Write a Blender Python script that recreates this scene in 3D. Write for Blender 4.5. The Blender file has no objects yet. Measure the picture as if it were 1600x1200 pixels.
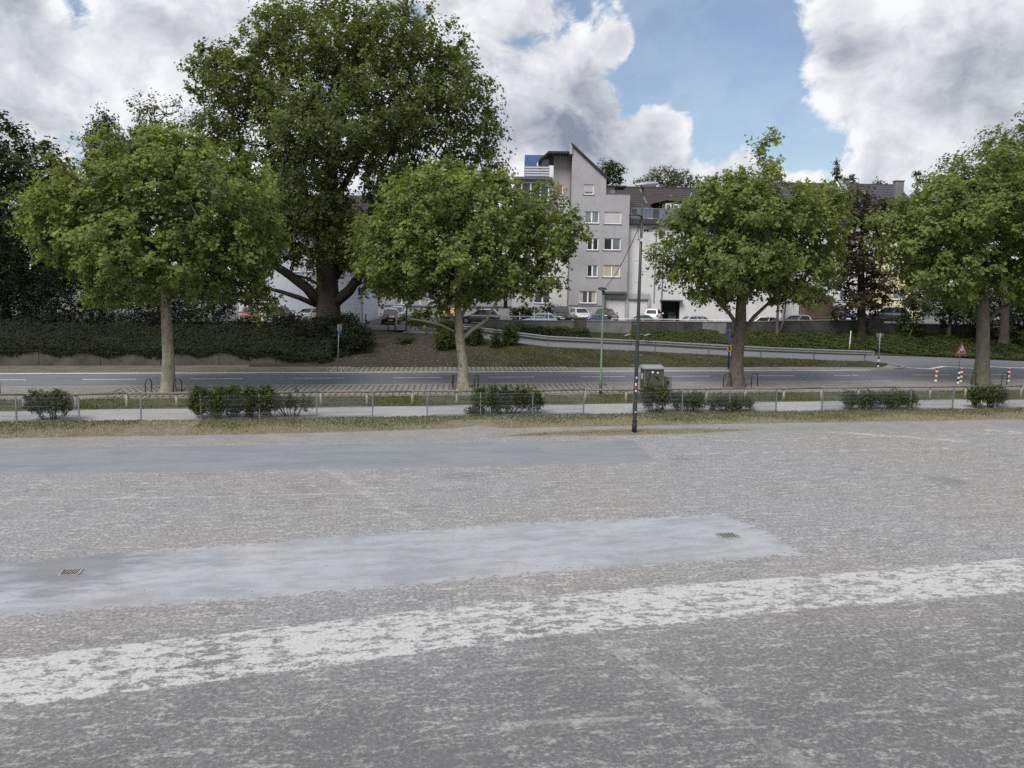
import bpy, math, random
import numpy as np
from mathutils import Vector, Matrix

# ------------------------------------------------------------------ camera, sky, sun, exposure
scene = bpy.context.scene
col = scene.collection
FOC, EYE, YAW, PITCH, ROLL = 1266.0, 6.12, 0.178, 0.1265, 0.0158
_fw = np.array([math.sin(YAW)*math.cos(PITCH), math.cos(YAW)*math.cos(PITCH), -math.sin(PITCH)])
_r = np.array([math.cos(YAW), -math.sin(YAW), 0.0]); _u = np.cross(_r, _fw)
_r, _u = _r*math.cos(ROLL)+_u*math.sin(ROLL), -_r*math.sin(ROLL)+_u*math.cos(ROLL)
CAM = np.array([0, 0, EYE])
R0 = np.array([math.cos(YAW), -math.sin(YAW), 0.0]); F0 = np.array([math.sin(YAW), math.cos(YAW), 0.0])

cd = bpy.data.cameras.new('camera'); cam = bpy.data.objects.new('camera', cd); col.objects.link(cam)
cd.sensor_width = 36.0; cd.lens = 36.0*FOC/1600.0; cd.clip_start = 0.1; cd.clip_end = 3000
M = Matrix.Identity(4)
for i in range(3):
    M[i][0], M[i][1], M[i][2], M[i][3] = _r[i], _u[i], -_fw[i], CAM[i]
cam.matrix_world = M
scene.camera = cam

def ray(x, y): return _fw+_r*((x-800)/FOC)+_u*((600-y)/FOC)
def gp(x, y, z=0.0):                       # where a surveyed sight line meets the level z
    d = ray(x, y); return CAM+d*((z-EYE)/d[2])
def aty(x, y, Y):                          # ... meets the vertical plane at distance Y across the street
    d = ray(x, y); return CAM+d*(Y/d[1])
def atd(x, y, dep):                        # ... meets the plane at distance dep along the view axis
    d = ray(x, y); return CAM+d*(dep/(d@F0))
def lz(x, y, dep):
    p = atd(x, y, dep); return float(p@R0), float(p[2])
def W(lat, dep, z=0.0): return R0*lat+F0*dep+np.array([0, 0, z])

SUN_EL, SUN_AZ = math.radians(50), math.radians(-138)      # azimuth measured from +Y towards +X
sd = np.array([math.sin(SUN_AZ)*math.cos(SUN_EL), math.cos(SUN_AZ)*math.cos(SUN_EL), math.sin(SUN_EL)])
sl = bpy.data.lights.new('sun', 'SUN'); sl.energy = 2.3; sl.angle = math.radians(30); sl.color = (1, .975, .945)
so = bpy.data.objects.new('sun', sl); col.objects.link(so)
so.rotation_euler = Vector(-sd).to_track_quat('-Z', 'Y').to_euler(); so.location = (-40, 20, 60)

scene.view_settings.view_transform = 'Standard'; scene.view_settings.look = 'None'
scene.view_settings.exposure = 0.62; scene.view_settings.gamma = 1.0
scene.view_settings.use_curve_mapping = False
scene.render.engine = 'CYCLES'
cy = scene.cycles
cy.max_bounces = 8; cy.diffuse_bounces = 4; cy.glossy_bounces = 3; cy.transmission_bounces = 4; cy.transparent_max_bounces = 8
cy.use_denoising = False
try:
    cy.denoiser = 'OPENIMAGEDENOISE'; cy.denoising_input_passes = 'RGB_ALBEDO_NORMAL'
except Exception: pass
cy.caustics_reflective = False; cy.caustics_refractive = False
cy.sample_clamp_indirect = 6

class NT:
    """small node-tree writer"""
    def __init__(s, tree): s.t = tree; s.n = tree.nodes; s.l = tree.links
    def add(s, typ, **kw):
        n = s.n.new(typ)
        for k, v in kw.items():
            if k == 'ins':
                for key, val in v.items(): s.put(n.inputs[key], val)
            else: setattr(n, k, v)
        return n
    def put(s, sock, val):
        if isinstance(val, bpy.types.NodeSocket): s.l.new(val, sock)
        elif hasattr(sock, 'default_value'):
            if sock.type == 'RGBA' and len(val) == 3: val = (*val, 1)
            sock.default_value = val
    def math(s, op, a, b=0.0, c=None, clamp=False):
        n = s.n.new('ShaderNodeMath'); n.operation = op; n.use_clamp = clamp
        s.put(n.inputs[0], a); s.put(n.inputs[1], b)
        if c is not None: s.put(n.inputs[2], c)
        return n.outputs[0]
    def vmath(s, op, a, b=None, scale=None):
        n = s.n.new('ShaderNodeVectorMath'); n.operation = op; s.put(n.inputs[0], a)
        if b is not None: s.put(n.inputs[1], b)
        if scale is not None: s.put(n.inputs['Scale'], scale)
        return n.outputs['Value' if op in ('DISTANCE', 'LENGTH', 'DOT_PRODUCT') else 'Vector']
    def mr(s, v, a, b, c=0.0, d=1.0, smooth=True):
        n = s.n.new('ShaderNodeMapRange'); n.interpolation_type = 'SMOOTHSTEP' if smooth else 'LINEAR'
        for k, x in zip(('Value', 'From Min', 'From Max', 'To Min', 'To Max'), (v, a, b, c, d)): s.put(n.inputs[k], x)
        return n.outputs[0]
    def mix(s, f, a, b, typ='MIX'):
        n = s.n.new('ShaderNodeMix'); n.data_type = 'RGBA'; n.blend_type = typ
        s.put(n.inputs[0], f); s.put(n.inputs[6], a); s.put(n.inputs[7], b)
        return n.outputs[2]
    def noise(s, vec, scale, detail=4, rough=.55, dist=0.0, lac=2.0, colour=False):
        n = s.n.new('ShaderNodeTexNoise'); n.inputs['Scale'].default_value = scale
        n.inputs['Detail'].default_value = detail; n.inputs['Roughness'].default_value = rough
        n.inputs['Distortion'].default_value = dist; n.inputs['Lacunarity'].default_value = lac
        if vec is not None: s.put(n.inputs['Vector'], vec)
        return n.outputs['Color' if colour else 0]

world = bpy.data.worlds.new('World'); scene.world = world; world.use_nodes = True
world.cycles.sampling_method = 'MANUAL'; world.cycles.sample_map_resolution = 256
def build_world():
    nt = NT(world.node_tree); nt.n.clear()
    out = nt.add('ShaderNodeOutputWorld')
    sky = nt.add('ShaderNodeTexSky', sky_type='NISHITA', sun_disc=False)
    sky.sun_elevation = SUN_EL; sky.sun_rotation = SUN_AZ; sky.altitude = 100; sky.air_density = 1.0; sky.dust_density = 1.6; sky.ozone_density = 1.0
    bg = nt.add('ShaderNodeBackground', ins={'Color': sky.outputs[0], 'Strength': 0.085})
    D = nt.add('ShaderNodeTexCoord').outputs['Generated']
    st = nt.add('ShaderNodeMapping', ins={'Vector': D}); st.inputs['Scale'].default_value = (1, 1, 1.35); st.inputs['Location'].default_value = (3.1, .7, .35)
    P = st.outputs[0]
    wob = nt.noise(P, 5.0, 4, .55, colour=True)
    P1 = nt.vmath('ADD', P, nt.vmath('SCALE', nt.vmath('SUBTRACT', wob, (.5, .5, .5)), scale=.13))
    nA = nt.noise(P1, 5.2, 10, .62)
    P2 = nt.vmath('ADD', P1, (-.012, -.004, .034))
    nB = nt.noise(P2, 5.2, 8, .60)
    def dirv(x, y):
        d = ray(x, y); return tuple(d/np.linalg.norm(d))
    blobs = [  # px, py, radius px, weight: where clear gaps and banks stand in the sky
        (1075, 40, 190, -.50), (1130, 150, 150, -.42), (1000, 95, 60, -.22), (1270, 222, 85, -.36), (118, 0, 44, -.26), (652, 22, 40, -.26), (1085, 235, 60, -.16),
        (978, 70, 40, .34), (1060, 180, 75, .24), (1050, 252, 90, .26), (1180, 275, 90, .16), (1310, 75, 150, .22), (920, 190, 150, .16)]
    F = nt.math('MULTIPLY_ADD', nt.math('SUBTRACT', nA, .5), 1.25, .155)
    for (x, y, rp, w) in blobs:
        d = nt.vmath('DISTANCE', D, dirv(x, y))
        F = nt.math('ADD', F, nt.mr(d, 0.0, rp*1.25/FOC, w, 0.0))
    alpha = nt.math('MAXIMUM', nt.mr(F, -.03, .085), nt.mr(nA, .25, .75, .0, .17))
    thick = nt.mr(F, .03, .36)
    lit = nt.mr(nt.math('SUBTRACT', nA, nB), -.10, .10, 0.0, 1.0, False)
    big = nt.noise(P, 2.3, 2, .5)
    shade = nt.math('MULTIPLY_ADD', lit, .9, .12)
    shade = nt.math('ADD', shade, nt.math('MULTIPLY', nt.math('SUBTRACT', .55, thick), .62))
    shade = nt.math('ADD', shade, nt.math('MULTIPLY', nt.math('SUBTRACT', big, .5), .7))
    greys = [(860, 120, 230, -.42), (960, 210, 140, -.22), (1310, 62, 110, -.38), (1490, 150, 150, -.30), (60, 230, 170, -.14), (170, 80, 90, .25), (1215, 60, 60, .3), (1400, 225, 120, .25), (560, 40, 160, .2)]
    for (x, y, rp, w) in greys:
        d = nt.vmath('DISTANCE', D, dirv(x, y)); shade = nt.math('ADD', shade, nt.mr(d, 0.0, rp/FOC, w, 0.0))
    sh = nt.mr(shade, -.25, 1.0, 0.0, 1.0, False)
    cc = nt.mix(sh, (.165, .192, .25), (.62, .63, .645))
    cb = nt.add('ShaderNodeBackground', ins={'Color': cc, 'Strength': 1.0})
    ms = nt.add('ShaderNodeMixShader', ins={0: alpha, 1: bg.outputs[0], 2: cb.outputs[0]})
    nt.l.new(ms.outputs[0], out.inputs[0])
build_world()

# ------------------------------------------------------------------ materials
MATS = {}
def new_mat(name):
    m = bpy.data.materials.new(name); m.use_nodes = True; nt = NT(m.node_tree); nt.n.clear()
    out = nt.add('ShaderNodeOutputMaterial'); MATS[name] = m
    return m, nt, out
def pos(nt): return nt.add('ShaderNodeNewGeometry').outputs['Position']
def ocoord(nt): return nt.add('ShaderNodeTexCoord').outputs['Object']
def bsdf(nt, out, colour, rough=.8, metal=0.0, bump=None, bstr=.3, bdist=.02, spec=.5):
    b = nt.add('ShaderNodeBsdfPrincipled', ins={'Base Color': colour, 'Roughness': rough, 'Metallic': metal, 'Specular IOR Level': spec})
    if bump is not None:
        bn = nt.add('ShaderNodeBump', ins={'Height': bump, 'Strength': bstr, 'Distance': bdist}); nt.l.new(bn.outputs[0], b.inputs['Normal'])
    nt.l.new(b.outputs[0], out.inputs[0]); return b
def plain(name, c, rough=.7, metal=0.0, var=.25, scale=3.0, spec=.4, dirt=None, use_pos=True, bump=.15):
    """a painted or raw surface with mottling and optional dirt"""
    m, nt, out = new_mat(name)
    p = pos(nt) if use_pos else ocoord(nt)
    n = nt.noise(p, scale, 6, .6); n2 = nt.noise(p, scale*9, 4, .6)
    f = nt.math('ADD', nt.math('MULTIPLY', n, .7), nt.math('MULTIPLY', n2, .3))
    lo = tuple(x*(1-var) for x in c); hi = tuple(min(1, x*(1+var)) for x in c)
    cc = nt.mix(nt.mr(f, .3, .7), lo, hi)
    if dirt:
        if name.startswith('render'):
            mp = nt.add('ShaderNodeMapping', ins={'Vector': p}); mp.inputs['Scale'].default_value = (1, 1, .12); cc = nt.mix(nt.math('MULTIPLY', nt.mr(nt.noise(mp.outputs[0], 2.2, 6, .65), .48, .72), .2), cc, dirt[0])
        dn = nt.noise(p, scale*.6, 8, .65); cc = nt.mix(nt.math('MULTIPLY', nt.mr(dn, .5, .72), dirt[1]), cc, dirt[0])
    bsdf(nt, out, cc, rough, metal, n2, bump, .01, spec); return m

def field_group():
    g = bpy.data.node_groups.new('field_asphalt', 'ShaderNodeTree')
    g.interface.new_socket('Color', in_out='OUTPUT', socket_type='NodeSocketColor')
    g.interface.new_socket('Height', in_out='OUTPUT', socket_type='NodeSocketFloat')
    nt = NT(g); o = nt.add('NodeGroupOutput'); p = pos(nt)
    sx = nt.add('ShaderNodeSeparateXYZ', ins={0: p})
    big = nt.noise(p, .12, 4, .55); mid = nt.noise(p, .55, 6, .62, .3)
    st = nt.add('ShaderNodeMapping', ins={'Vector': p}); st.inputs['Scale'].default_value = (.5, 1.25, 1); st.inputs['Rotation'].default_value = (0, 0, .12)
    patch = nt.noise(st.outputs[0], 4.2, 8, .76, .3); grain = nt.noise(p, 13, 5, .82); grit = nt.noise(p, 70, 2, .6)
    base = nt.mix(nt.mr(big, .38, .62), (.245, .234, .226), (.24, .243, .258))
    older = nt.mr(nt.math('ADD', sx.outputs['Y'], nt.math('MULTIPLY', nt.math('SUBTRACT', mid, .5), 7.0)), 9.5, 16.0, 1.0, 0.0)
    base = nt.mix(nt.math('MULTIPLY', older, .88), base, (.10, .10, .104))
    base = nt.mix(nt.math('MULTIPLY', nt.mr(mid, .48, .72), .4), base, (.165, .166, .175))
    base = nt.mix(nt.math('MULTIPLY', nt.mr(nt.noise(st.outputs[0], 1.3, 5, .65), .5, .68), .5), base, (.14, .14, .148))
    dust = nt.math('MULTIPLY', nt.mr(nt.math('ADD', patch, nt.math('MULTIPLY', nt.math('SUBTRACT', grain, .5), .30)), .515, .60), nt.mr(mid, .28, .62, .45, 1.0))
    base = nt.mix(nt.math('MULTIPLY', nt.math('MULTIPLY', dust, nt.math('SUBTRACT', 1.0, nt.math('MULTIPLY', older, .38))), .74), base, (.425, .41, .388))
    base = nt.mix(nt.mr(grain, .36, .56, .75, 0.0), base, (.088, .087, .090))
    base = nt.mix(nt.mr(nt.math('ADD', nt.math('MULTIPLY', grit, .5), nt.math('MULTIPLY', grain, .5)), .53, .64, 0.0, .6), base, (.50, .49, .47))
    oil = nt.add('ShaderNodeTexVoronoi', ins={'Vector': nt.vmath('ADD', p, nt.vmath('SCALE', nt.noise(p, 1.2, 4, .6, colour=True), scale=1.1)), 'Scale': .23})
    base = nt.mix(nt.mr(oil.outputs['Distance'], .05, .22, .5, 0.0), base, (.11, .11, .115))
    scuff = nt.add('ShaderNodeMapping', ins={'Vector': p}); scuff.inputs['Scale'].default_value = (.09, 1.0, 1); scuff.inputs['Rotation'].default_value = (0, 0, .5)
    base = nt.mix(nt.math('MULTIPLY', nt.mr(nt.noise(scuff.outputs[0], 2.2, 4, .6), .60, .72), .3), base, (.40, .39, .375))
    vo = nt.add('ShaderNodeTexVoronoi', ins={'Vector': p, 'Scale': 2.6}); vo.inputs['Randomness'].default_value = 1
    spot = nt.mr(vo.outputs['Distance'], .03, .05, 1.0, 0.0)
    base = nt.mix(nt.math('MULTIPLY', spot, .7), base, (.05, .05, .05))
    nt.l.new(base, o.inputs[0]); nt.l.new(nt.math('ADD', nt.math('MULTIPLY', grain, .6), nt.math('MULTIPLY', grit, .4)), o.inputs[1])
    return g
FG = field_group()
def field_mat():
    m, nt, out = new_mat('field'); g = nt.add('ShaderNodeGroup'); g.node_tree = FG
    p = pos(nt); sx = nt.add('ShaderNodeSeparateXYZ', ins={0: p})
    # worn chalk lines left on the asphalt
    c = g.outputs[0]; wear = nt.noise(p, 2.4, 8, .7)
    def line(c, nx, ny, off, half, amt, lo=.48, hi=.6, xr=None):
        dist = nt.math('ABSOLUTE', nt.math('SUBTRACT', nt.math('ADD', nt.math('MULTIPLY', sx.outputs['X'], nx), nt.math('MULTIPLY', sx.outputs['Y'], ny)), off))
        dist = nt.math('ADD', dist, nt.math('MULTIPLY', nt.math('SUBTRACT', wear, .5), half*1.5))
        k = nt.math('MULTIPLY', nt.mr(dist, half*.7, half, 1.0, 0.0), nt.mr(wear, lo, hi))
        if xr: k = nt.math('MULTIPLY', k, nt.math('MULTIPLY', nt.math('GREATER_THAN', sx.outputs['X'], xr[0]), nt.math('LESS_THAN', sx.outputs['X'], xr[1])))
        return nt.mix(nt.math('MULTIPLY', k, amt), c, (.52, .51, .49))
    c = line(c, .0, 1.0, 27.2, .10, .55, .48, .60, (10.8, 22)); c = line(c, -.02, 1.0, 29.2, .09, .5, .48, .60, (13, 40))
    c = line(c, .04, 1, 23.05, .07, .3, .42, .6, (-14, 1)); c = line(c, .93, .36, 8.3, .24, .22, .40, .62)
    c = line(c, .72, .69, 26.2, .10, .22, .46, .6); c = line(c, .5, .86, 36.2, .30, .45, .44, .58, (14, 24)); c = line(c, .5, .86, 39.6, .3, .45, .44, .58, (17, 30))
    bsdf(nt, out, c, .93, 0, g.outputs[1], .22, .01, .25)
field_mat()
def patch_mat(name, c1, c2, kind):
    m, nt, out = new_mat(name); g = nt.add('ShaderNodeGroup'); g.node_tree = FG
    p = pos(nt); e = nt.add('ShaderNodeAttribute', attribute_name='edge').outputs['Fac']
    st = nt.add('ShaderNodeMapping', ins={'Vector': p}); st.inputs['Scale'].default_value = (.5, 1.3, 1); st.inputs['Rotation'].default_value = (0, 0, -.08)
    rag = nt.noise(p, 5.0, 9, .72); streak = nt.noise(st.outputs[0], .7, 7, .6, .4); fine = nt.noise(p, 40, 3, .65)
    grain = nt.noise(p, 16, 4, .75)
    if kind == 'white':
        sw = nt.add('ShaderNodeMapping', ins={'Vector': p}); sw.inputs['Scale'].default_value = (.62, 1.15, 1); sw.inputs['Rotation'].default_value = (0, 0, -.1)
        wear = nt.noise(sw.outputs[0], 4.2, 8, .74, .35); w2 = nt.noise(p, .5, 3, .5)
        mk = nt.mr(nt.math('ADD', e, nt.math('MULTIPLY', nt.math('SUBTRACT', rag, .5), .8)), .42, .58)
        keep = nt.mr(nt.math('ADD', nt.math('ADD', wear, nt.math('MULTIPLY', nt.math('SUBTRACT', grain, .5), .25)), nt.math('MULTIPLY', nt.math('SUBTRACT', w2, .5), .28)), .45, .53)
        mk = nt.math('MULTIPLY', nt.math('MULTIPLY', mk, keep), .92)
        cc = nt.mix(nt.mr(fine, .3, .7), c1, c2); cc = nt.mix(nt.mr(grain, .34, .52, .55, 0.0), cc, (.20, .20, .202))
    else:
        s2 = nt.noise(st.outputs[0], 2.6, 8, .68, .3)
        mk = nt.mr(nt.math('ADD', e, nt.math('MULTIPLY', nt.math('SUBTRACT', rag, .5), 2.2 if kind == 'rag' else .5)), .40 if kind == 'rag' else .42, .60 if kind == 'rag' else .58)
        holes = nt.mr(nt.math('ADD', nt.math('MULTIPLY', s2, .7), nt.math('MULTIPLY', grain, .45)), .44, .58)
        mk = nt.math('MULTIPLY', mk, nt.math('ADD', nt.math('MULTIPLY', holes, .3 if kind == 'rag' else .12), .7 if kind == 'rag' else .88))
        cc = nt.mix(nt.mr(nt.math('ADD', nt.math('MULTIPLY', streak, .55), nt.math('MULTIPLY', s2, .45)), .36, .62), c1, c2)
        cc = nt.mix(nt.mr(fine, .35, .7, .3, 0.0), cc, (.14, .145, .155))
        if kind == 'rag':
            d = nt.vmath('DISTANCE', p, (-6.2, 18.0, 0.0)); dk = nt.mr(nt.math('ADD', d, nt.math('MULTIPLY', nt.math('SUBTRACT', s2, .5), 3.5)), .7, 2.2, .65, 0.0)
            cc = nt.mix(dk, cc, (.125, .13, .145))
    c = nt.mix(mk, g.outputs[0], cc)
    bsdf(nt, out, c, .9, 0, nt.math('ADD', g.outputs[1], nt.math('MULTIPLY', fine, .2)), .3, .008, .3)
patch_mat('bluepatch', (.245, .256, .276), (.365, .378, .40), 'rag'); patch_mat('bluestrip', (.165, .176, .20), (.222, .234, .256), 'strip')
patch_mat('whitepaint', (.39, .39, .388), (.48, .48, .475), 'white')

def blend_ground(name, a, b, c, s1=.8, s2=6, rough=.95, edge=True, bs=.5):
    """soil / gravel / dry grass floor; its ragged rim fades into the field asphalt"""
    m, nt, out = new_mat(name); p = pos(nt)
    n1 = nt.noise(p, s1, 6, .62, .4); n2 = nt.noise(p, s2, 7, .7); n3 = nt.noise(p, 45, 3, .7)
    cc = nt.mix(nt.mr(n1, .38, .62), a, b); cc = nt.mix(nt.mr(n2, .48, .66, 0, .8), cc, c)
    cc = nt.mix(nt.mr(n3, .3, .7, .45, 0.0), cc, tuple(x*.45 for x in a))
    if edge:
        g = nt.add('ShaderNodeGroup'); g.node_tree = FG
        e = nt.add('ShaderNodeAttribute', attribute_name='edge').outputs['Fac']
        mk = nt.mr(nt.math('ADD', e, nt.math('MULTIPLY', nt.math('SUBTRACT', n2, .5), 1.5)), .42, .6)
        cc = nt.mix(mk, g.outputs[0], cc)
    bsdf(nt, out, cc, rough, 0, nt.math('ADD', n2, n3), bs, .03, .15)
blend_ground('gravel', (.275, .265, .257), (.23, .222, .217), (.34, .33, .32), .9, 6)
blend_ground('drygrass', (.21, .188, .135), (.145, .142, .092), (.29, .262, .20), .55, 4)
blend_ground('greengrass', (.075, .085, .042), (.12, .115, .068), (.09, .098, .048), .7, 4, edge=False)
blend_ground('path', (.35, .352, .36), (.30, .30, .302), (.40, .40, .40), .6, 3, edge=False)
blend_ground('paverbed', (.10, .10, .07), (.14, .135, .115), (.085, .09, .055), 1.4, 7, edge=False)
blend_ground('roadgravel', (.25, .24, .225), (.19, .183, .17), (.31, .30, .285), 1.0, 6, edge=False)
blend_ground('soil', (.045, .038, .028), (.032, .028, .02), (.06, .05, .036), .5, 3, edge=False)
blend_ground('bankgrass', (.075, .08, .035), (.105, .09, .058), (.13, .112, .068), .6, 4, edge=False)
blend_ground('terrace', (.16, .16, .165), (.185, .183, .185), (.14, .14, .146), .3, 2, edge=False)
blend_ground('farland', (.06, .075, .03), (.09, .09, .05), (.05, .06, .03), .02, .3, edge=False)
def road_mat():
    m, nt, out = new_mat('road'); p = pos(nt)
    st = nt.add('ShaderNodeMapping', ins={'Vector': p}); st.inputs['Scale'].default_value = (.12, 1.4, 1)
    n = nt.noise(st.outputs[0], .9, 5, .6); n2 = nt.noise(p, 30, 3, .7); n3 = nt.noise(p, .35, 5, .6)
    cc = nt.mix(nt.mr(n, .35, .65), (.128, .136, .150), (.160, .168, .180)); cc = nt.mix(nt.mr(n3, .5, .7, 0, .4), cc, (.185, .19, .197))
    cc = nt.mix(nt.mr(n2, .3, .7, .3, 0.0), cc, (.07, .07, .075))
    bsdf(nt, out, cc, .82, 0, n2, .35, .01, .35)
road_mat()
def paint_mat():
    m, nt, out = new_mat('roadpaint'); p = pos(nt); n = nt.noise(p, 5, 8, .7)
    cc = nt.mix(nt.mr(n, .34, .50), (.30, .305, .31), (.70, .70, .69)); bsdf(nt, out, cc, .7, 0)
paint_mat()
def leaf_mat(name, c, spread=.35, trans=.32, hue=(1.25, 1.1, .7), gloss=.38):
    m, nt, out = new_mat(name)
    r = nt.add('ShaderNodeAttribute', attribute_name='rnd').outputs['Fac']; n = nt.noise(pos(nt), .55, 3, .6)
    f = nt.math('ADD', nt.math('MULTIPLY', r, .62), nt.math('MULTIPLY', nt.mr(n, .3, .7), .38))
    cc = nt.mix(f, tuple(x*(1-spread) for x in c), tuple(x*(1+spread*1.3)*h for x, h in zip(c, hue)))
    b = nt.add('ShaderNodeBsdfPrincipled', ins={'Base Color': cc, 'Roughness': gloss+.2, 'Specular IOR Level': .18})
    t = nt.add('ShaderNodeBsdfTranslucent', ins={'Color': nt.mix(1.0, cc, (1.25, 1.25, .55), 'MULTIPLY')})
    ms = nt.add('ShaderNodeMixShader', ins={0: trans, 1: b.outputs[0], 2: t.outputs[0]}); nt.l.new(ms.outputs[0], out.inputs[0])
leaf_mat('leaf_plane', (.136, .184, .072), .42, .44, (1.3, 1.18, .9)); leaf_mat('leaf_oldplane', (.090, .120, .052), .40, .38)
leaf_mat('leaf_dark', (.036, .056, .024), .4, .22); leaf_mat('leaf_chestnut', (.040, .044, .023), .4, .25, (1.35, 1.0, .8))
leaf_mat('leaf_pine', (.030, .052, .027), .35, .12, (1.1, 1.05, .9)); leaf_mat('leaf_far', (.075, .092, .045), .35, .3)
leaf_mat('leaf_ivy_shaded', (.013, .020, .010), .4, .1, (1.1, 1.1, .8), .7); leaf_mat('leaf_hedge', (.055, .082, .026), .4, .22); leaf_mat('leaf_cover', (.037, .054, .019), .45, .2, (1.3, 1.15, .75))  # ivy below its real tone: shade of the trees above is in the colour
leaf_mat('leaf_bush', (.046, .068, .027), .45, .2); leaf_mat('blade', (.080, .096, .046), .35, .2, (1.25, 1.1, .8), .6); leaf_mat('blade_dry', (.25, .225, .155), .3, .15, (1.15, 1.05, .9), .6)
leaf_mat('blade_bank', (.062, .074, .034), .4, .2, (1.4, 1.1, .8), .6); leaf_mat('litter', (.125, .10, .066), .55, .1, (1.25, 1.1, .8), .6)
def bark_mat(name, a, b, c, scale=4):
    m, nt, out = new_mat(name); p = pos(nt)
    st = nt.add('ShaderNodeMapping', ins={'Vector': p}); st.inputs['Scale'].default_value = (1, 1, .42)
    n = nt.noise(st.outputs[0], scale, 6, .6, .6); n2 = nt.noise(st.outputs[0], scale*5, 4, .7)
    cc = nt.mix(nt.mr(n, .42, .54), a, b); cc = nt.mix(nt.mr(n, .58, .64), cc, c); cc = nt.mix(nt.mr(n2, .3, .6, .5, 0.0), cc, tuple(x*.4 for x in a))
    bsdf(nt, out, cc, .9, 0, n2, .6, .03, .2)
bark_mat('bark_plane', (.25, .225, .165), (.34, .315, .25), (.17, .15, .11)); bark_mat('bark_dark', (.042, .035, .029), (.062, .052, .042), (.028, .024, .02))
bark_mat('bark_street', (.105, .09, .07), (.14, .122, .096), (.075, .063, .05))
plain('render_grey', (.36, .352, .362), .9, 0, .07, .5, .2, ((.19, .18, .18), .35)); plain('render_light', (.60, .585, .59), .9, 0, .06, .5, .2, ((.30, .29, .29), .35)); plain('render_beige', (.37, .35, .335), .9, 0, .07, .5, .2, ((.26, .25, .24), .35))
plain('render_blue', (.56, .60, .68), .9, 0, .05, .5, .2, ((.42, .46, .52), .3)); plain('render_navy', (.075, .13, .27), .8, 0, .1, .6); plain('render_cream', (.62, .56, .36), .9, 0, .06, .5); plain('render_white', (.60, .60, .60), .9, 0, .06, .5)
plain('concrete', (.088, .08, .07), .95, 0, .35, .9, .2, ((.035, .035, .03), .9), bump=.5); plain('concrete_light', (.175, .168, .165), .95, 0, .22, 1.5, .2, ((.13, .125, .115), .6), bump=.4); plain('concrete_dark', (.055, .053, .052), .95, 0, .4, 1.1, .2, ((.02, .02, .02), .9), bump=.5)
plain('paver', (.225, .218, .202), .95, 0, .2, 2.5, .2, ((.12, .12, .095), .5), bump=.4); plain('kerbstone', (.27, .265, .25), .9, 0, .15, 3)
plain('galv', (.27, .28, .29), .5, .6, .18, 6); plain('galv_dull', (.22, .235, .25), .55, .6, .2, 5); plain('wood_grey', (.165, .14, .118), .9, 0, .3, 6, .2, bump=.4); plain('wood_brown', (.105, .075, .055), .85, 0, .3, 5, .2); plain('wood_dark', (.045, .038, .034), .9, 0, .3, 5, .2); plain('wood_pale', (.42, .39, .33), .9, 0, .2, 6)
plain('paint_mast', (.035, .046, .043), .5, .2, .25, 4); plain('paint_green', (.085, .135, .095), .55, .1, .2, 4); plain('paint_black', (.018, .018, .02), .5, 0, .3, 5); plain('paint_cab', (.062, .068, .047), .65, 0, .15, 5, .4, ((.04, .042, .034), .5)); plain('sheet_metal', (.34, .36, .38), .4, .5, .12, 4)
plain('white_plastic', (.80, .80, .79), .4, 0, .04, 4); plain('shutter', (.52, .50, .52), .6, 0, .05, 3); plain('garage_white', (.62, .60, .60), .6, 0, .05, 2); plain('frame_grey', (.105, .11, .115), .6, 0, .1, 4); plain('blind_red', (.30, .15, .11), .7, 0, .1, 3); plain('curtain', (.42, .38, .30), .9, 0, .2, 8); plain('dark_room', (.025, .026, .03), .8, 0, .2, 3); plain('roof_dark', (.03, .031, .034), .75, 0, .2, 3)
plain('tile_brown', (.042, .034, .033), .75, 0, .25, 2.5); plain('tile_slate', (.052, .054, .064), .6, 0, .22, 2.5); plain('red_paint', (.42, .028, .03), .5, 0, .12, 6); plain('white_paint', (.70, .70, .69), .5, 0, .08, 6); plain('black_paint', (.02, .02, .022), .5, 0, .2, 6); plain('blue_paint', (.02, .035, .20), .5, 0, .1, 6); plain('sign_blue', (.03, .12, .42), .45, 0, .08, 6); plain('yellow_paint', (.62, .42, .03), .5, 0, .12, 6)
plain('tyre', (.02, .02, .021), .85, 0, .2, 8); plain('rim', (.38, .39, .40), .35, .8, .1, 8); plain('trim', (.022, .022, .024), .6, 0, .2, 6); plain('plate_white', (.7, .7, .7), .5, 0, .05, 5); plain('graffiti', (.012, .012, .014), .6, 0, .2, 6); plain('rust', (.085, .05, .035), .9, .1, .3, 6); plain('stone', (.19, .185, .175), .95, 0, .35, 12)
def glassy(name, c, rough=.06, spec=.8):
    m, nt, out = new_mat(name); n = nt.noise(pos(nt), .9, 3, .5)
    cc = nt.mix(nt.mr(n, .35, .65), tuple(x*.6 for x in c), c); b = bsdf(nt, out, cc, rough, 0, nt.noise(pos(nt), .7, 2), .06, .02, spec)
glassy('glass_dark', (.035, .04, .045)); glassy('glass_car', (.03, .036, .042), .04, 1.0); glassy('glass_pale', (.20, .23, .24)); glassy('glass_blue', (.10, .14, .19), .05, 1.0); glassy('lamp_red', (.40, .02, .02), .2); glassy('lamp_clear', (.55, .56, .56), .12); glassy('lamp_cover', (.38, .40, .41), .3)
def car_paint(name, c, metal=.3):
    m, nt, out = new_mat(name); n = nt.noise(pos(nt), 3, 5, .6)
    b = bsdf(nt, out, nt.mix(nt.mr(n, .4, .75, 0, .22), c, (.20, .19, .18)), .28, metal, None); b.inputs['Coat Weight'].default_value = .8; b.inputs['Coat Roughness'].default_value = .06
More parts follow.
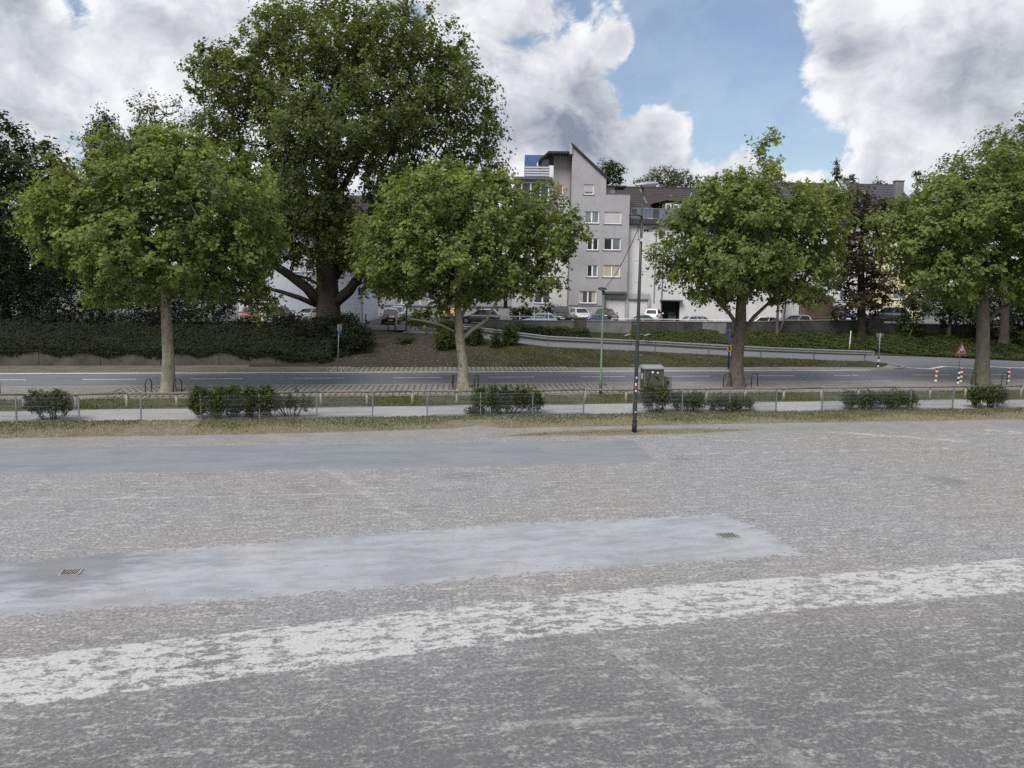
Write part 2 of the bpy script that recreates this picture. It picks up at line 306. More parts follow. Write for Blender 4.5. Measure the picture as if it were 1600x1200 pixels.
for nm, c in dict(black=(.012, .012, .014), white=(.68, .68, .67), silver=(.40, .42, .44), paleblue=(.30, .37, .45), blue=(.02, .05, .22), navy=(.018, .025, .05), red=(.36, .02, .025), yellow=(.75, .48, .04), darkred=(.06, .012, .014), grey=(.10, .105, .11)).items(): car_paint('car_'+nm, c, .1 if nm in ('white', 'yellow') else .35)

# ------------------------------------------------------------------ mesh helpers
def link(name, me, mat=None, parent=None, smooth=False):
    o = bpy.data.objects.new(name, me); col.objects.link(o)
    if mat and not me.materials: me.materials.append(MATS[mat])
    if parent is not None: o.parent = parent
    if smooth: me.polygons.foreach_set('use_smooth', np.ones(len(me.polygons), dtype=bool))
    return o
def tag(o, label, cat=None, group=None, kind=None):
    o['label'] = label
    if cat: o['category'] = cat
    if group: o['group'] = group
    if kind: o['kind'] = kind
    return o
def structure(o, label):
    o['kind'] = 'structure'; o['label'] = label; return o
def empty(name, loc, rz=0.0):
    e = bpy.data.objects.new(name, None); col.objects.link(e); e.location = tuple(float(v) for v in loc); e.rotation_euler = (0, 0, rz); e.empty_display_size = .2
    return e
def copy_tree(o, parent=None):
    c = o.copy(); col.objects.link(c)
    if parent is not None: c.parent = parent
    for ch in [x for x in o.children]: copy_tree(ch, c)
    return c
class MB:
    def __init__(s): s.v = []; s.f = []
    def raw(s, vs, fs):
        k = len(s.v); s.v += [tuple(map(float, v)) for v in vs]; s.f += [tuple(i+k for i in f) for f in fs]; return s
    def box(s, x0, x1, y0, y1, z0, z1):
        return s.raw([(x0, y0, z0), (x1, y0, z0), (x1, y1, z0), (x0, y1, z0), (x0, y0, z1), (x1, y0, z1), (x1, y1, z1), (x0, y1, z1)],
                     [(3, 2, 1, 0), (4, 5, 6, 7), (0, 1, 5, 4), (1, 2, 6, 5), (2, 3, 7, 6), (3, 0, 4, 7)])
    def cbox(s, c, d): return s.box(c[0]-d[0]/2, c[0]+d[0]/2, c[1]-d[1]/2, c[1]+d[1]/2, c[2]-d[2]/2, c[2]+d[2]/2)
    def bar(s, a, b, w, h=None, up=(0, 0, 1)):
        a = np.array(a, float); b = np.array(b, float); d = b-a; d /= np.linalg.norm(d)+1e-9; h = h or w
        up = np.array(up, float)
        if abs(d@up) > .97: up = np.array([1., 0, 0])
        x = np.cross(d, up); x /= np.linalg.norm(x); y = np.cross(x, d)
        vs = [p+x*sx*w/2+y*sy*h/2 for p in (a, b) for sx, sy in ((-1, -1), (1, -1), (1, 1), (-1, 1))]
        return s.raw(vs, [(0, 1, 2, 3), (7, 6, 5, 4), (0, 4, 5, 1), (1, 5, 6, 2), (2, 6, 7, 3), (3, 7, 4, 0)])
    def tube(s, pts, rad, n=8, cap=True):
        pts = np.array(pts, float); m = len(pts); rad = np.full(m, rad) if np.isscalar(rad) else np.array(rad, float)
        t = np.gradient(pts, axis=0); t /= np.linalg.norm(t, axis=1)[:, None]+1e-9
        ref = np.array([0, 0, 1.]) if abs(t[0][2]) < .9 else np.array([1., 0, 0])
        vs = []
        for i in range(m):
            x = np.cross(t[i], ref); x /= np.linalg.norm(x)+1e-9; y = np.cross(x, t[i])
            for k in range(n):
                a = 2*math.pi*k/n; vs.append(pts[i]+(x*math.cos(a)+y*math.sin(a))*rad[i])
        fs = [(i*n+k, (i+1)*n+k, (i+1)*n+(k+1) % n, i*n+(k+1) % n) for i in range(m-1) for k in range(n)]
        if cap: fs += [tuple(range(n)), tuple(range((m-1)*n, m*n))[::-1]]
        return s.raw(vs, fs)
    def prism(s, poly, d0, d1, fn):
        """poly of 2-D points swept from d0 to d1; fn(u, v, d) -> point"""
        n = len(poly); return s.raw([fn(u, v, d0) for u, v in poly]+[fn(u, v, d1) for u, v in poly],
            [tuple(range(n)), tuple(range(n, 2*n))[::-1]]+[(i, i+n, (i+1) % n+n, (i+1) % n) for i in range(n)])
    def build(s, name, mat, parent=None, smooth=False):
        me = bpy.data.meshes.new(name); me.from_pydata(s.v, [], s.f); me.update()
        return link(name, me, mat, parent, smooth)
def fix_normals(o):
    import bmesh
    bm = bmesh.new(); bm.from_mesh(o.data); bmesh.ops.recalc_face_normals(bm, faces=bm.faces); bm.to_mesh(o.data); bm.free(); return o
def bevel(o, w=.02, seg=2):
    m = o.modifiers.new('bevel', 'BEVEL'); m.width = w; m.segments = seg; m.limit_method = 'ANGLE'; return o

def big_mesh(name, verts, nside, attr=None, mat=None, parent=None):
    """many separate n-gons: verts (N*nside, 3)"""
    N = len(verts)//nside; me = bpy.data.meshes.new(name)
    me.vertices.add(len(verts)); me.vertices.foreach_set('co', np.ascontiguousarray(verts, dtype=np.float32).ravel())
    me.loops.add(len(verts)); me.loops.foreach_set('vertex_index', np.arange(len(verts), dtype=np.int32))
    me.polygons.add(N); me.polygons.foreach_set('loop_start', np.arange(N, dtype=np.int32)*nside)
    try: me.polygons.foreach_set('loop_total', np.full(N, nside, dtype=np.int32))
    except Exception: pass
    if attr is not None:
        a = me.attributes.new('rnd', 'FLOAT', 'FACE'); a.data.foreach_set('value', attr.astype(np.float32))
    me.update(calc_edges=True); me.validate()
    return link(name, me, mat, parent)

def sheet(name, poly, z, mat, ring=.5, label=None, parent=None):
    """flat patch of ground; attribute 'edge' runs 0 on the rim to 1 inside"""
    P = np.array(poly, float)[:, :2]
    area = .5*np.sum(P[:, 0]*np.roll(P[:, 1], -1)-np.roll(P[:, 0], -1)*P[:, 1])
    if area < 0: P = P[::-1]
    n = len(P); e = np.roll(P, -1, 0)-P; nn = np.stack([e[:, 1], -e[:, 0]], 1); nn /= np.linalg.norm(nn, axis=1)[:, None]
    vn = nn+np.roll(nn, 1, 0); vn /= (np.sum(vn*vn, 1)/2)[:, None]
    out = P+vn*ring*.5; inn = P-vn*ring*.5
    me = bpy.data.meshes.new(name)
    vs = [(x, y, -.004) for x, y in out]+[(x, y, z) for x, y in inn]
    fs = [(i, (i+1) % n, (i+1) % n+n, i+n) for i in range(n)]+[tuple(range(n, 2*n))]
    me.from_pydata(vs, [], fs); a = me.attributes.new('edge', 'FLOAT', 'POINT'); a.data.foreach_set('value', np.array([0.]*n+[1.]*n, dtype=np.float32))
    me.update(); o = link(name, me, mat, parent)
    if label: structure(o, label)
    return o
def rect(x0, x1, y0, y1): return [(x0, y0), (x1, y0), (x1, y1), (x0, y1)]
def wavy(x0, x1, y, amp, step, seed):
    rr = random.Random(seed); n = max(2, int((x1-x0)/step)); return [(x0+(x1-x0)*i/n, y+rr.uniform(-amp, amp)) for i in range(n+1)]
rng = np.random.default_rng(7)
def unit(v): return v/(np.linalg.norm(v, axis=-1, keepdims=True)+1e-9)
LEAF6 = np.array([(-.5, 0), (-.08, .48), (.10, .20), (.55, 0), (.10, -.20), (-.08, -.48)])
KITE = np.array([(-.5, 0), (0, .3), (.5, 0), (0, -.3)])
def scatter(name, p, nrm, size, mat, parent=None, shape=LEAF6, jit=.3, fold=.18, droop=0.0, rnd=None):
    """a leaf at each point p with rough normal nrm"""
    N = len(p); n = unit(nrm+rng.normal(0, jit, (N, 3))); t = unit(np.cross(n, rng.normal(0, 1, (N, 3))))
    if droop: t[:, 2] -= droop; t = unit(t); n = unit(np.cross(np.cross(t, n), t))
    b = np.cross(n, t); sz = (size*rng.uniform(.65, 1.25, N))[:, None, None]
    v = p[:, None, :]+sz*(shape[None, :, 0:1]*t[:, None, :]+shape[None, :, 1:2]*b[:, None, :]-fold*np.abs(shape[None, :, 1:2])*n[:, None, :])
    return big_mesh(name, v.reshape(-1, 3), len(shape), rng.random(N) if rnd is None else rnd, mat, parent)

# crowns -----------------------------------------------------------------
def lobe_points(lobes, n, shell=.72, jit=.10):
    L = np.array(lobes, float); w = (L[:, 3]*L[:, 4]+L[:, 3]*L[:, 5]+L[:, 4]*L[:, 5]); w /= w.sum()
    out = np.zeros((0, 3)); tries = 0
    while len(out) < n and tries < 12:
        tries += 1; k = rng.choice(len(L), n*2, p=w); d = unit(rng.normal(0, 1, (n*2, 3)))
        inner = rng.random(n*2) < .24
        rad = np.where(inner, rng.uniform(.25, .8, n*2), rng.uniform(shell, 1.0, n*2))*(1+rng.normal(0, jit, n*2)*~inner)
        p = L[k, :3]+d*L[k, 3:6]*rad[:, None]
        q = np.min(np.linalg.norm((p[:, None, :]-L[None, :, :3])/L[None, :, 3:6], axis=2)+10*(np.arange(len(L))[None] == k[:, None]), axis=1)
        p = p[(q > .78) | (rng.random(len(p)) < .18)]
        out = np.vstack([out, p])
    return out[:n]
def thin(p, dmin):
    keep = []; cell = {}
    for i, x in enumerate(p):
        c = tuple((x//dmin).astype(int)); ok = True
        for a in (-1, 0, 1):
            for b in (-1, 0, 1):
                for d in (-1, 0, 1):
                    for j in cell.get((c[0]+a, c[1]+b, c[2]+d), ()):
                        if np.sum((p[j]-x)**2) < dmin*dmin: ok = False; break
                    if not ok: break
                if not ok: break
            if not ok: break
        if ok: keep.append(i); cell.setdefault(c, []).append(i)
    return p[keep]
def clump_leaves(name, clumps, R, per, size, mat, parent, flat=.8, shape=LEAF6, up=.6, jit=.55, droop=.15, shellp=.5, centre=None, sprigs=6):
    """leaves strung on short sprigs that burst outwards from every clump"""
    N = len(clumps); rad = R*rng.uniform(.6, 1.45, N)
    out_ = unit(clumps-centre) if centre is not None else np.zeros((N, 3))
    sp = unit(rng.normal(0, 1, (N, sprigs, 3))+out_[:, None, :]*.75+np.array([0, 0, .35]))
    idx = np.repeat(np.arange(N), per); k = rng.integers(0, sprigs, len(idx)); d = sp[idx, k]
    t_ = rng.random(len(idx))**.75*1.25
    p = clumps[idx]+d*(rad[idx]*t_)[:, None]*np.array([1, 1, flat])+rng.normal(0, 1, (len(idx), 3))*(rad[idx]*.17)[:, None]
    nrm = d*.55+np.array([0, 0, up])+out_[idx]*.35
    tone = np.clip(rng.normal(.42, .2, N)[idx]+rng.normal(0, .2, len(idx)), 0, 1)
    return scatter(name, p, nrm, size, mat, parent, shape, jit, .2, droop, tone)
def skeleton(trunk_pts, trunk_r, tips, parent, mat, tip_r=.012, rmin=.011, sides=5, name='branches', bend=.15):
    """joins every clump to the nearest limb inwards; limb girth follows the load"""
    T = np.array(trunk_pts, float); nodes = [t for t in T]; par = [max(0, i-1) for i in range(len(T))]; nT = len(T)
    base = T[min(2, nT-1)]; order = np.argsort(np.linalg.norm(tips-T.mean(0), axis=1))
    A = np.zeros((nT+len(tips)*6, 3)); A[:nT] = T; n = nT; load = np.zeros(len(A)); plen = np.zeros(len(A)); P = np.zeros(len(A), int); P[:nT] = par
    skip = 1 if nT > 2 else 0
    for i in order:
        x = tips[i]; dd = np.linalg.norm(A[skip:n]-x, axis=1)+.22*plen[skip:n]+.5*np.maximum(0, A[skip:n, 2]-x[2])
        j = int(np.argmin(dd))+skip; a = A[j]; L = np.linalg.norm(x-a); m = int(np.clip(L/.9, 1, 6)); prev = j
        for k in range(1, m+1):
            if n >= len(A): break
            t = k/m; q = a+(x-a)*t
            if k < m: q = q+rng.normal(0, .06*L, 3)*bend*3+np.array([0, 0, -.06*L*math.sin(math.pi*t)])
            A[n] = q; P[n] = prev; plen[n] = plen[prev]+L/m; prev = n; n += 1
        k = prev
        while k >= nT: load[k] += 1; k = P[k]
    rad = tip_r*np.maximum(load[:n], 1)**.46; rad[:nT] = trunk_r
    idx = [i for i in range(nT, n) if rad[i] > rmin]
    if idx:
        I = np.array(idx); a = A[P[I]]; b = A[I]; rb = rad[I]; ra = np.minimum(np.where(P[I] < nT, rb*1.5, rad[P[I]]), rb*1.6)
        d = unit(b-a); x = unit(np.cross(d, np.array([.31, .17, .93]))); y = np.cross(x, d); V = []
        ang = np.arange(sides+1)*2*math.pi/sides
        ring = lambda c, r, k: c+(x*math.cos(ang[k])+y*math.sin(ang[k]))*r[:, None]
        quads = np.stack([np.stack([ring(a, ra, k), ring(b, rb, k), ring(b, rb, k+1), ring(a, ra, k+1)], 1) for k in range(sides)], 1)
        big_mesh(name, quads.reshape(-1, 3), 4, None, mat, parent)
def trunk_mesh(pts, rad, parent, mat, n=14, flare=.35, seed=1):
    rr = random.Random(seed); pts = np.array(pts, float); rad = np.array(rad, float)
    t = np.linspace(0, 1, 4*len(pts)); s = np.linspace(0, 1, len(pts)); P = np.stack([np.interp(t, s, pts[:, k]) for k in range(3)], 1); Rr = np.interp(t, s, rad)
    h = P[:, 2]-P[0, 2]; Rr = Rr*(1+flare*np.exp(-h/.35)); ph = [rr.uniform(0, 6.28) for _ in range(3)]
    vs = []; fs = []
    for i in range(len(P)):
        for k in range(n):
            a = 2*math.pi*k/n; r = Rr[i]*(1+.05*math.sin(3*a+ph[0]+h[i]*.6)+.04*math.sin(5*a+ph[1])+rr.uniform(-.025, .025)+flare*.35*math.exp(-h[i]/.3)*math.sin(4*a+ph[2]))
            vs.append((P[i, 0]+math.cos(a)*r, P[i, 1]+math.sin(a)*r, P[i, 2]))
    for i in range(len(P)-1):
        for k in range(n): fs.append((i*n+k, i*n+(k+1) % n, (i+1)*n+(k+1) % n, (i+1)*n+k))
    fs.append(tuple(range((len(P)-1)*n, len(P)*n)))
    return MB().raw(vs, fs).build('trunk', mat, parent, True)

# ------------------------------------------------------------------ the ground
GX0, GX1 = -420, 520
gr = MB().raw([(GX0, -80, 0), (GX1, -80, 0), (GX1, 900, 0), (GX0, 900, 0)], [(0, 1, 2, 3)]).build('ground', 'field'); structure(gr, 'worn grey asphalt of the open square, reaching under everything')
def gpoly(pts): return [tuple(gp(x, y)[:2]) for x, y in pts]
nearstrip = [(-40, 26.95), (-11.14, 26.62), (-1.52, 26.17), (2.59, 26.08), (9.75, 26.05), (10.25, 29.85), (.6, 30.2), (-8.5, 30.5), (-12.76, 30.74), (-40, 31.1)]
sheet('asphalt_strip', nearstrip, .006, 'bluestrip', .22, 'dark blue-grey resurfaced asphalt strip near the grass')
midstrip = [(-14, 15.0), (-14, 17.6), (-9.2, 17.6), (-7.3, 18.35), (-5.5, 18.6), (-3.93, 18.7), (-.24, 19.25), (3.6, 19.62), (8.0, 19.75), (9.4, 19.75), (9.75, 18.2), (9.8, 16.5), (8.16, 16.46), (4.5, 16.2), (1.6, 15.92), (-2.13, 15.52), (-4.97, 15.42), (-8, 15.2)]
sheet('asphalt_patch', midstrip, .006, 'bluepatch', .9, 'long pale blue-grey asphalt patch with ragged edges across the square')
band = [(-14, 12.2), (-9, 12.95), (-5.81, 13.51), (-.87, 14.24), (4.06, 14.95), (10.55, 15.28), (14.8, 15.6), (24, 16.2), (24, 14.4), (13.13, 13.75), (8.79, 13.6), (2.42, 13.02), (-1.73, 12.38), (-5.15, 11.85), (-9, 11.3), (-14, 10.4)]
sheet('painted_band', band, .010, 'whitepaint', .3, 'broad worn white painted band slanting across the square')
LX, RX = -75, 110
sheet('gravel_edge', wavy(LX, RX, 30.6, .35, 3, 3)+wavy(LX, RX, 33.6, .2, 5, 4)[::-1], .003, 'gravel', 1.3, 'pale gravelly margin beside the grass strip')
near_edge = [(LX, 32.4), (-20, 32.4), (-9, 32.45), (-4.3, 32.4), (1, 32.7), (3.2, 32.9), (4.6, 33.6), (5.6, 32.8), (7.6, 32.9), (12, 32.9), (17.5, 33.0), (30, 32.9), (60, 33), (RX, 33)]
sheet('grass_strip', near_edge+[(RX, 36.1), (LX, 36.1)], .0075, 'drygrass', .7, 'strip of short dry grass in front of the wire fence')
sheet('grass_tongue', [(5.2, 31.2), (9, 30.9), (13, 31.0), (16.5, 31.5), (14, 32.2), (9, 32.3), (6, 31.7)], .0085, 'drygrass', .7, 'thin patch of dry grass around the tall mast')
sheet('footpath', wavy(LX, RX, 36.25, .08, 2, 5)+wavy(LX, RX, 39.15, .16, 2.5, 6)[::-1], .011, 'path', .02, 'pale gravel footpath between the two fences')
sheet('verge', wavy(LX, RX, 38.95, .12, 2, 8)+[(RX, 42.9), (LX, 42.9)], .007, 'greengrass', .02, 'grassy verge behind the wooden rail')
sheet('parking_strip', [(LX, 42.5), (RX, 42.9), (RX, 47.36), (LX, 47.36)], .014, 'roadgravel', .02, 'gravel and paver strip along the near side of the road')
blend_ground('litterstrip', (.15, .135, .115), (.105, .095, .08), (.20, .185, .16), .8, 5, edge=False)
sheet('far_margin', [(LX, 54.2), (-2.7, 54.2), (-2.7, 58.6), (LX, 58.6)], .018, 'litterstrip', .02, 'dull leaf-strewn margin below the low concrete wall')
sheet('far_strip', [(LX, 53.7), (38.4, 53.7), (39.4, 54.2), (38.4, 55.6), (13, 56.6), (-3, 57.4), (-3, 58.6), (LX, 58.6)], .014, 'roadgravel', .02, 'gravel strip along the far side of the road')
# paver beds
def pavers(name, x0, x1, y0, y1, label, skew=0.0):
    bed = sheet(name, rect(x0, x1, y0, y1), .022, 'paverbed', .02, label)
    m = MB(); rr = random.Random(hash(name) % 999); y = y0+.05
    while y < y1-.2:
        x = x0+.05+((y-y0)*skew) % .33
        while x < x1-.3:
            dz = rr.uniform(-.006, .008); L = .56
            m.box(x+rr.uniform(0, .02), x+.245, y, y+L, .0, .05+dz); x += .33
        y += .62
    o = m.build('paver', 'paver', bed); o['kind'] = 'stuff'
pavers('paver_bed', -13.2, 14.2, 43.0, 47.1, 'rows of grass pavers along the near side of the road', .12); pavers('paver_bed', -2.6, 14.4, 54.05, 56.3, 'rows of grass pavers at the foot of the bank', .1)
# road with lines
road_poly = [(LX, 47.3), (RX, 47.3), (RX, 53.9), (60, 53.9), (38.6, 53.9), (LX, 53.9)]
road = sheet('road', [(LX, 47.3), (RX, 47.3), (RX, 53.85), (LX, 53.85)], .020, 'road', .02, 'grey asphalt road running across the scene')
kn = MB().box(LX, 33.6, 47.16, 47.30, -.05, .06).build('kerb', 'kerbstone', road); MB().box(LX, 38.0, 53.85, 53.99, -.05, .055).build('kerb', 'kerbstone', road)
MB().raw([(LX, 47.33, .026), (32.5, 47.33, .026), (32.5, 47.52, .026), (LX, 47.52, .026)], [(0, 1, 2, 3)]).build('edge_line', 'roadpaint', road)
MB().raw([(LX, 53.58, .026), (36.5, 53.58, .026), (36.5, 53.82, .026), (LX, 53.82, .026)], [(0, 1, 2, 3)]).build('edge_line', 'roadpaint', road)
MB().raw([(40.5, 47.36, .026), (RX, 47.36, .026), (RX, 47.50, .026), (40.5, 47.50, .026)], [(0, 1, 2, 3)]).build('edge_line', 'roadpaint', road)
dash_me = None
for k in range(-5, 11):
    x = -16.41+6*k
    if k in (6,): pass
    if dash_me is None:
        d = MB().raw([(0, -.085, 0), (3, -.085, 0), (3, .085, 0), (0, .085, 0)], [(0, 1, 2, 3)]).build('dash', 'roadpaint', road); dash_me = d.data
    else: d = link('dash', dash_me, None, road)
    d.location = (x, 50.6, .026); d.scale = (.62 if k == 8 else 1, 1, 1)
for (x0, x1) in ((41.2, 42.6), (45.2, 49), (52, 55)):
    d = link('dash', dash_me, None, road); d.location = (x0, 50.6, .026); d.scale = ((x1-x0)/3, 1, 1)

# side road: rises gently to the left behind a crash barrier
ZR = lambda lat: float(np.interp(lat, [-9, -6, -3.4, 2.9, 11.6, 20, 27, 30], [1.8, 1.72, 1.5, .80, .53, .2, .03, .0]))
ZT = lambda lat: float(np.interp(lat, [-200, -6, -2, 25, 40, 300], [1.8, 1.8, 1.98, 2.0, 2.45, 2.6]))
def ZT2(lat, dep): return ZT(lat)-(.42*float(np.interp(lat, [-4, -1, 24, 34], [0, 1, 1, .2]))*float(np.interp(dep, [82.2, 83.4], [1, 0])))
RN, RF = 65.8, 72.2
lats = list(np.linspace(-9, 30, 27))
vs = []; fs = []
for i, l in enumerate(lats):
    vs += [W(l, RN, ZR(l)+.03), W(l, RF, ZR(l)+.03)]
    if i: fs.append((2*i-2, 2*i, 2*i+1, 2*i-1))
ramp = MB().raw(vs, fs).build('side_road', 'road'); structure(ramp, 'narrow asphalt side road rising to the left behind the crash barrier')
e = []
for i, l in enumerate(lats): e += [W(l, RN-.16, ZR(l)+.05), W(l, RN, ZR(l)+.05), W(l, RN, ZR(l)-.25), W(l, RN-.16, ZR(l)-.25)]
kb = MB().raw(e, [f for i in range(len(lats)-1) for f in [(4*i, 4*i+4, 4*i+5, 4*i+1), (4*i+3, 4*i+7, 4*i+4, 4*i)]]).build('kerb', 'concrete_dark', ramp)
# junction where both meet on the right
a = [tuple(W(29.9, RN+.2)[:2]), (40.6, 57.7), (40.2, 56.0), (39.6, 54.6), (38.7, 53.84), (RX, 53.84), (RX, 56), (62, 55.5), (57.5, 57.3), (54.4, 59.4), (51.2, 62.7), (46.7, 65.2), (44.5, 65.9), tuple(W(29.9, RF)[:2])]
sheet('road_junction', a, .018, 'road', .02, 'asphalt junction of the side road with the main road')
wl = gpoly([(1408, 573.5), (1432, 576), (1453, 577), (1463, 575), (1475, 573), (1500, 574.5), (1527, 576.5), (1545, 573.5), (1570, 574.5), (1598, 575.5), (1640, 574)])
m = MB()
for i in range(len(wl)-1):
    (x0, y0), (x1, y1) = wl[i], wl[i+1]; h = .24; m.raw([(x0, y0-h, .030), (x1, y1-h, .030), (x1, y1+h, .030), (x0, y0+h, .030)], [(0, 1, 2, 3)])
structure(m.build('wavy_line', 'roadpaint'), 'thin wavy white line on the asphalt of the junction')
kt = [(38.5, 54.05), (39.5, 54.5), (40.35, 55.4), (40.75, 56.6), (40.7, 57.8), (40.2, 58.9)]
m = MB()
for i in range(len(kt)-1): m.bar((*kt[i], .05), (*kt[i+1], .05), .16, .16)
structure(m.build('kerb', 'kerbstone'), 'curved stone kerb round the tip of the grass island')
# island bank between road and side road
def bank_z(x, y):
    lat = x*R0[0]+y*R0[1]; dep = x*F0[0]+y*F0[1]
    top = RN-.1 if lat > -6 else RN-.1+min(3.0, (-6-lat)*.8)
    yt = (top-x*F0[0])/F0[1]; y0 = 56.2 if x > -1 else 57.2
    t = min(1, max(0, (y-y0)/(yt-y0))); zt = ZR(lat) if lat > -6 else 1.8
    s = t*t*(3-2*t)*.45+t*.55
    return zt*s+(.10*math.sin(math.pi*t) if x > 20 else 0)+(.08*math.sin(x*1.3+y)*t*(1-t))
xs = np.linspace(-8, 40.4, 122); vs = []; fs = []; NJ = 24; n2 = 0
for i, x in enumerate(xs):
    lat0 = x*R0[0]+61*R0[1]; top = RN-.1 if lat0 > -6 else RN-.1+min(3.0, (-6-lat0)*.8)
    yt = (top-x*F0[0])/F0[1]; y0 = 56.2 if x > -1 else 57.2
    y0 = y0 if x < 33 else 56.2-(x-33)*.10 if x < 38.5 else 55.65+(x-38.5)*.9
    for j in range(NJ+1):
        y = y0+(yt-y0)*j/NJ; z = bank_z(x, y) if 0 < j else -.03
        vs.append((x, y, z+.03+(rng.normal(0, .012) if 0 < j < NJ else 0)))
    if i:
        for j in range(NJ): fs.append(((i-1)*(NJ+1)+j, i*(NJ+1)+j, i*(NJ+1)+j+1, (i-1)*(NJ+1)+j+1))
def bank_material():
    m, nt, out = new_mat('bank'); p = pos(nt); sx = nt.add('ShaderNodeSeparateXYZ', ins={0: p})
    n1 = nt.noise(p, .6, 6, .62, .4); n2 = nt.noise(p, 4, 7, .7); n3 = nt.noise(p, 40, 3, .7)
    soil = nt.mix(nt.mr(n2, .4, .64), (.046, .037, .030), (.078, .066, .055)); gr_ = nt.mix(nt.mr(n2, .45, .62), (.044, .052, .026), (.088, .084, .056))
    k = nt.mr(nt.math('ADD', sx.outputs['X'], nt.math('MULTIPLY', nt.math('SUBTRACT', n1, .5), 9.0)), 6, 11)
    k = nt.math('MULTIPLY', k, nt.mr(n1, .30, .48, .35, 1.0)); cc = nt.mix(k, soil, gr_); cc = nt.mix(nt.mr(n3, .3, .7, .5, 0), cc, (.03, .025, .018))
    bsdf(nt, out, cc, .97, 0, nt.math('ADD', n2, n3), .7, .05, .1)
bank_material()
bank = MB().raw(vs, fs).build('bank', 'bank', None, True); structure(bank, 'bare earth and sparse grass bank between the road and the side road')
# planted slope behind side road, up to the wall
WD = 78.0
lats = np.linspace(-3, 60, 64); vs = []; fs = []
def slope_z(lat, dep): t = min(1, max(0, (dep-RF)/(WD-RF))); return ZR(lat)+(float(np.interp(lat, [-5, 3, 12, 25, 60], [1.75, 1.45, 1.25, 1.5, 1.6]))-ZR(lat))*t**.8
def rf_edge(lat): return RF if lat < 32 else RF-(lat-32)**1.5*.10
for i, l in enumerate(lats):
    for j in range(9):
        d = rf_edge(l)+(WD+.4-rf_edge(l))*j/8; vs.append(W(l, d, slope_z(l, d)+(.04 if j else -.02)))
    if i:
        for j in range(8): fs.append(((i-1)*9+j, i*9+j, i*9+j+1, (i-1)*9+j+1))
structure(MB().raw(vs, fs).build('planted_slope', 'soil', None, True), 'earth slope under the ground cover below the retaining wall')
# upper terrace (street, parking) reaching far back
vs = []; fs = []; ll = [-420, -60, -22, -9, -5, -2.9, -2.8, 0, 12, 25, 40, 60, 420]
for i, l in enumerate(ll):
    d0 = 69.2 if l < -4 else (RF+.0 if l < -2.85 else WD+.2)
    for d in (d0, max(d0+.1, 79.0), 82.2, 83.4, 100, 160, 900): vs.append(W(l, d, ZT2(l, d)+(0 if d < 400 else 4)))
    if i:
        for j in range(6): fs.append(((i-1)*7+j, i*7+j, i*7+j+1, (i-1)*7+j+1))
structure(MB().raw(vs, fs).build('terrace_ground', 'terrace'), 'asphalt of the upper street and parking area in front of the houses')
# ground under hedge on the left
vs = []; fs = []
for i, x in enumerate(np.linspace(-80, -1.0, 54)):
    for j, (y, z) in enumerate(((58.75, -.05), (58.8, .75), (61, 1.2), (65, 1.85), (70, 2.0), (78, 1.95))):
        w = min(1, max(0.0, (-1.0-x)/6)); vs.append((x, y+(1-w)*.6, z*(.25+.75*w)+(1-w)*.5*(j > 2)+.02))
    if i:
        for j in range(5): fs.append(((i-1)*6+j, i*6+j, i*6+j+1, (i-1)*6+j+1))
structure(MB().raw(vs, fs).build('hedge_slope', 'soil', None, True), 'dark earth slope under the ivy above the low concrete wall')

# ------------------------------------------------------------------ walls, barriers
# low concrete wall on the left, its top falling away to the right
wallx = np.linspace(-75, -2.6, 40)
def lwt(x): return float(np.interp(x, [-75, -24, -14, -10.5, -9.5, -5, -2.6], [.95, .93, .72, .86, .80, .40, .08]))
t = empty('concrete_wall', (-12, 58.5, 0)); tag(t, 'low stained concrete wall holding back the ivy left of the dirt slope', 'wall')
for k in range(19):
    xa, xb = -75+k*3.82, -75+(k+1)*3.82-.03; m = MB()
    m.raw([(x+12, y-58.5, z) for x, y, z in ((xa, 58.42, -.1), (xb, 58.42, -.1), (xb, 58.42, lwt(xb)), (xa, 58.42, lwt(xa)), (xa, 58.72, -.1), (xb, 58.72, -.1), (xb, 58.72, lwt(xb)), (xa, 58.72, lwt(xa)))],
          [(0, 1, 2, 3), (5, 4, 7, 6), (3, 2, 6, 7), (1, 5, 6, 2), (4, 0, 3, 7)])
    m.build('wall_section', 'concrete', t)
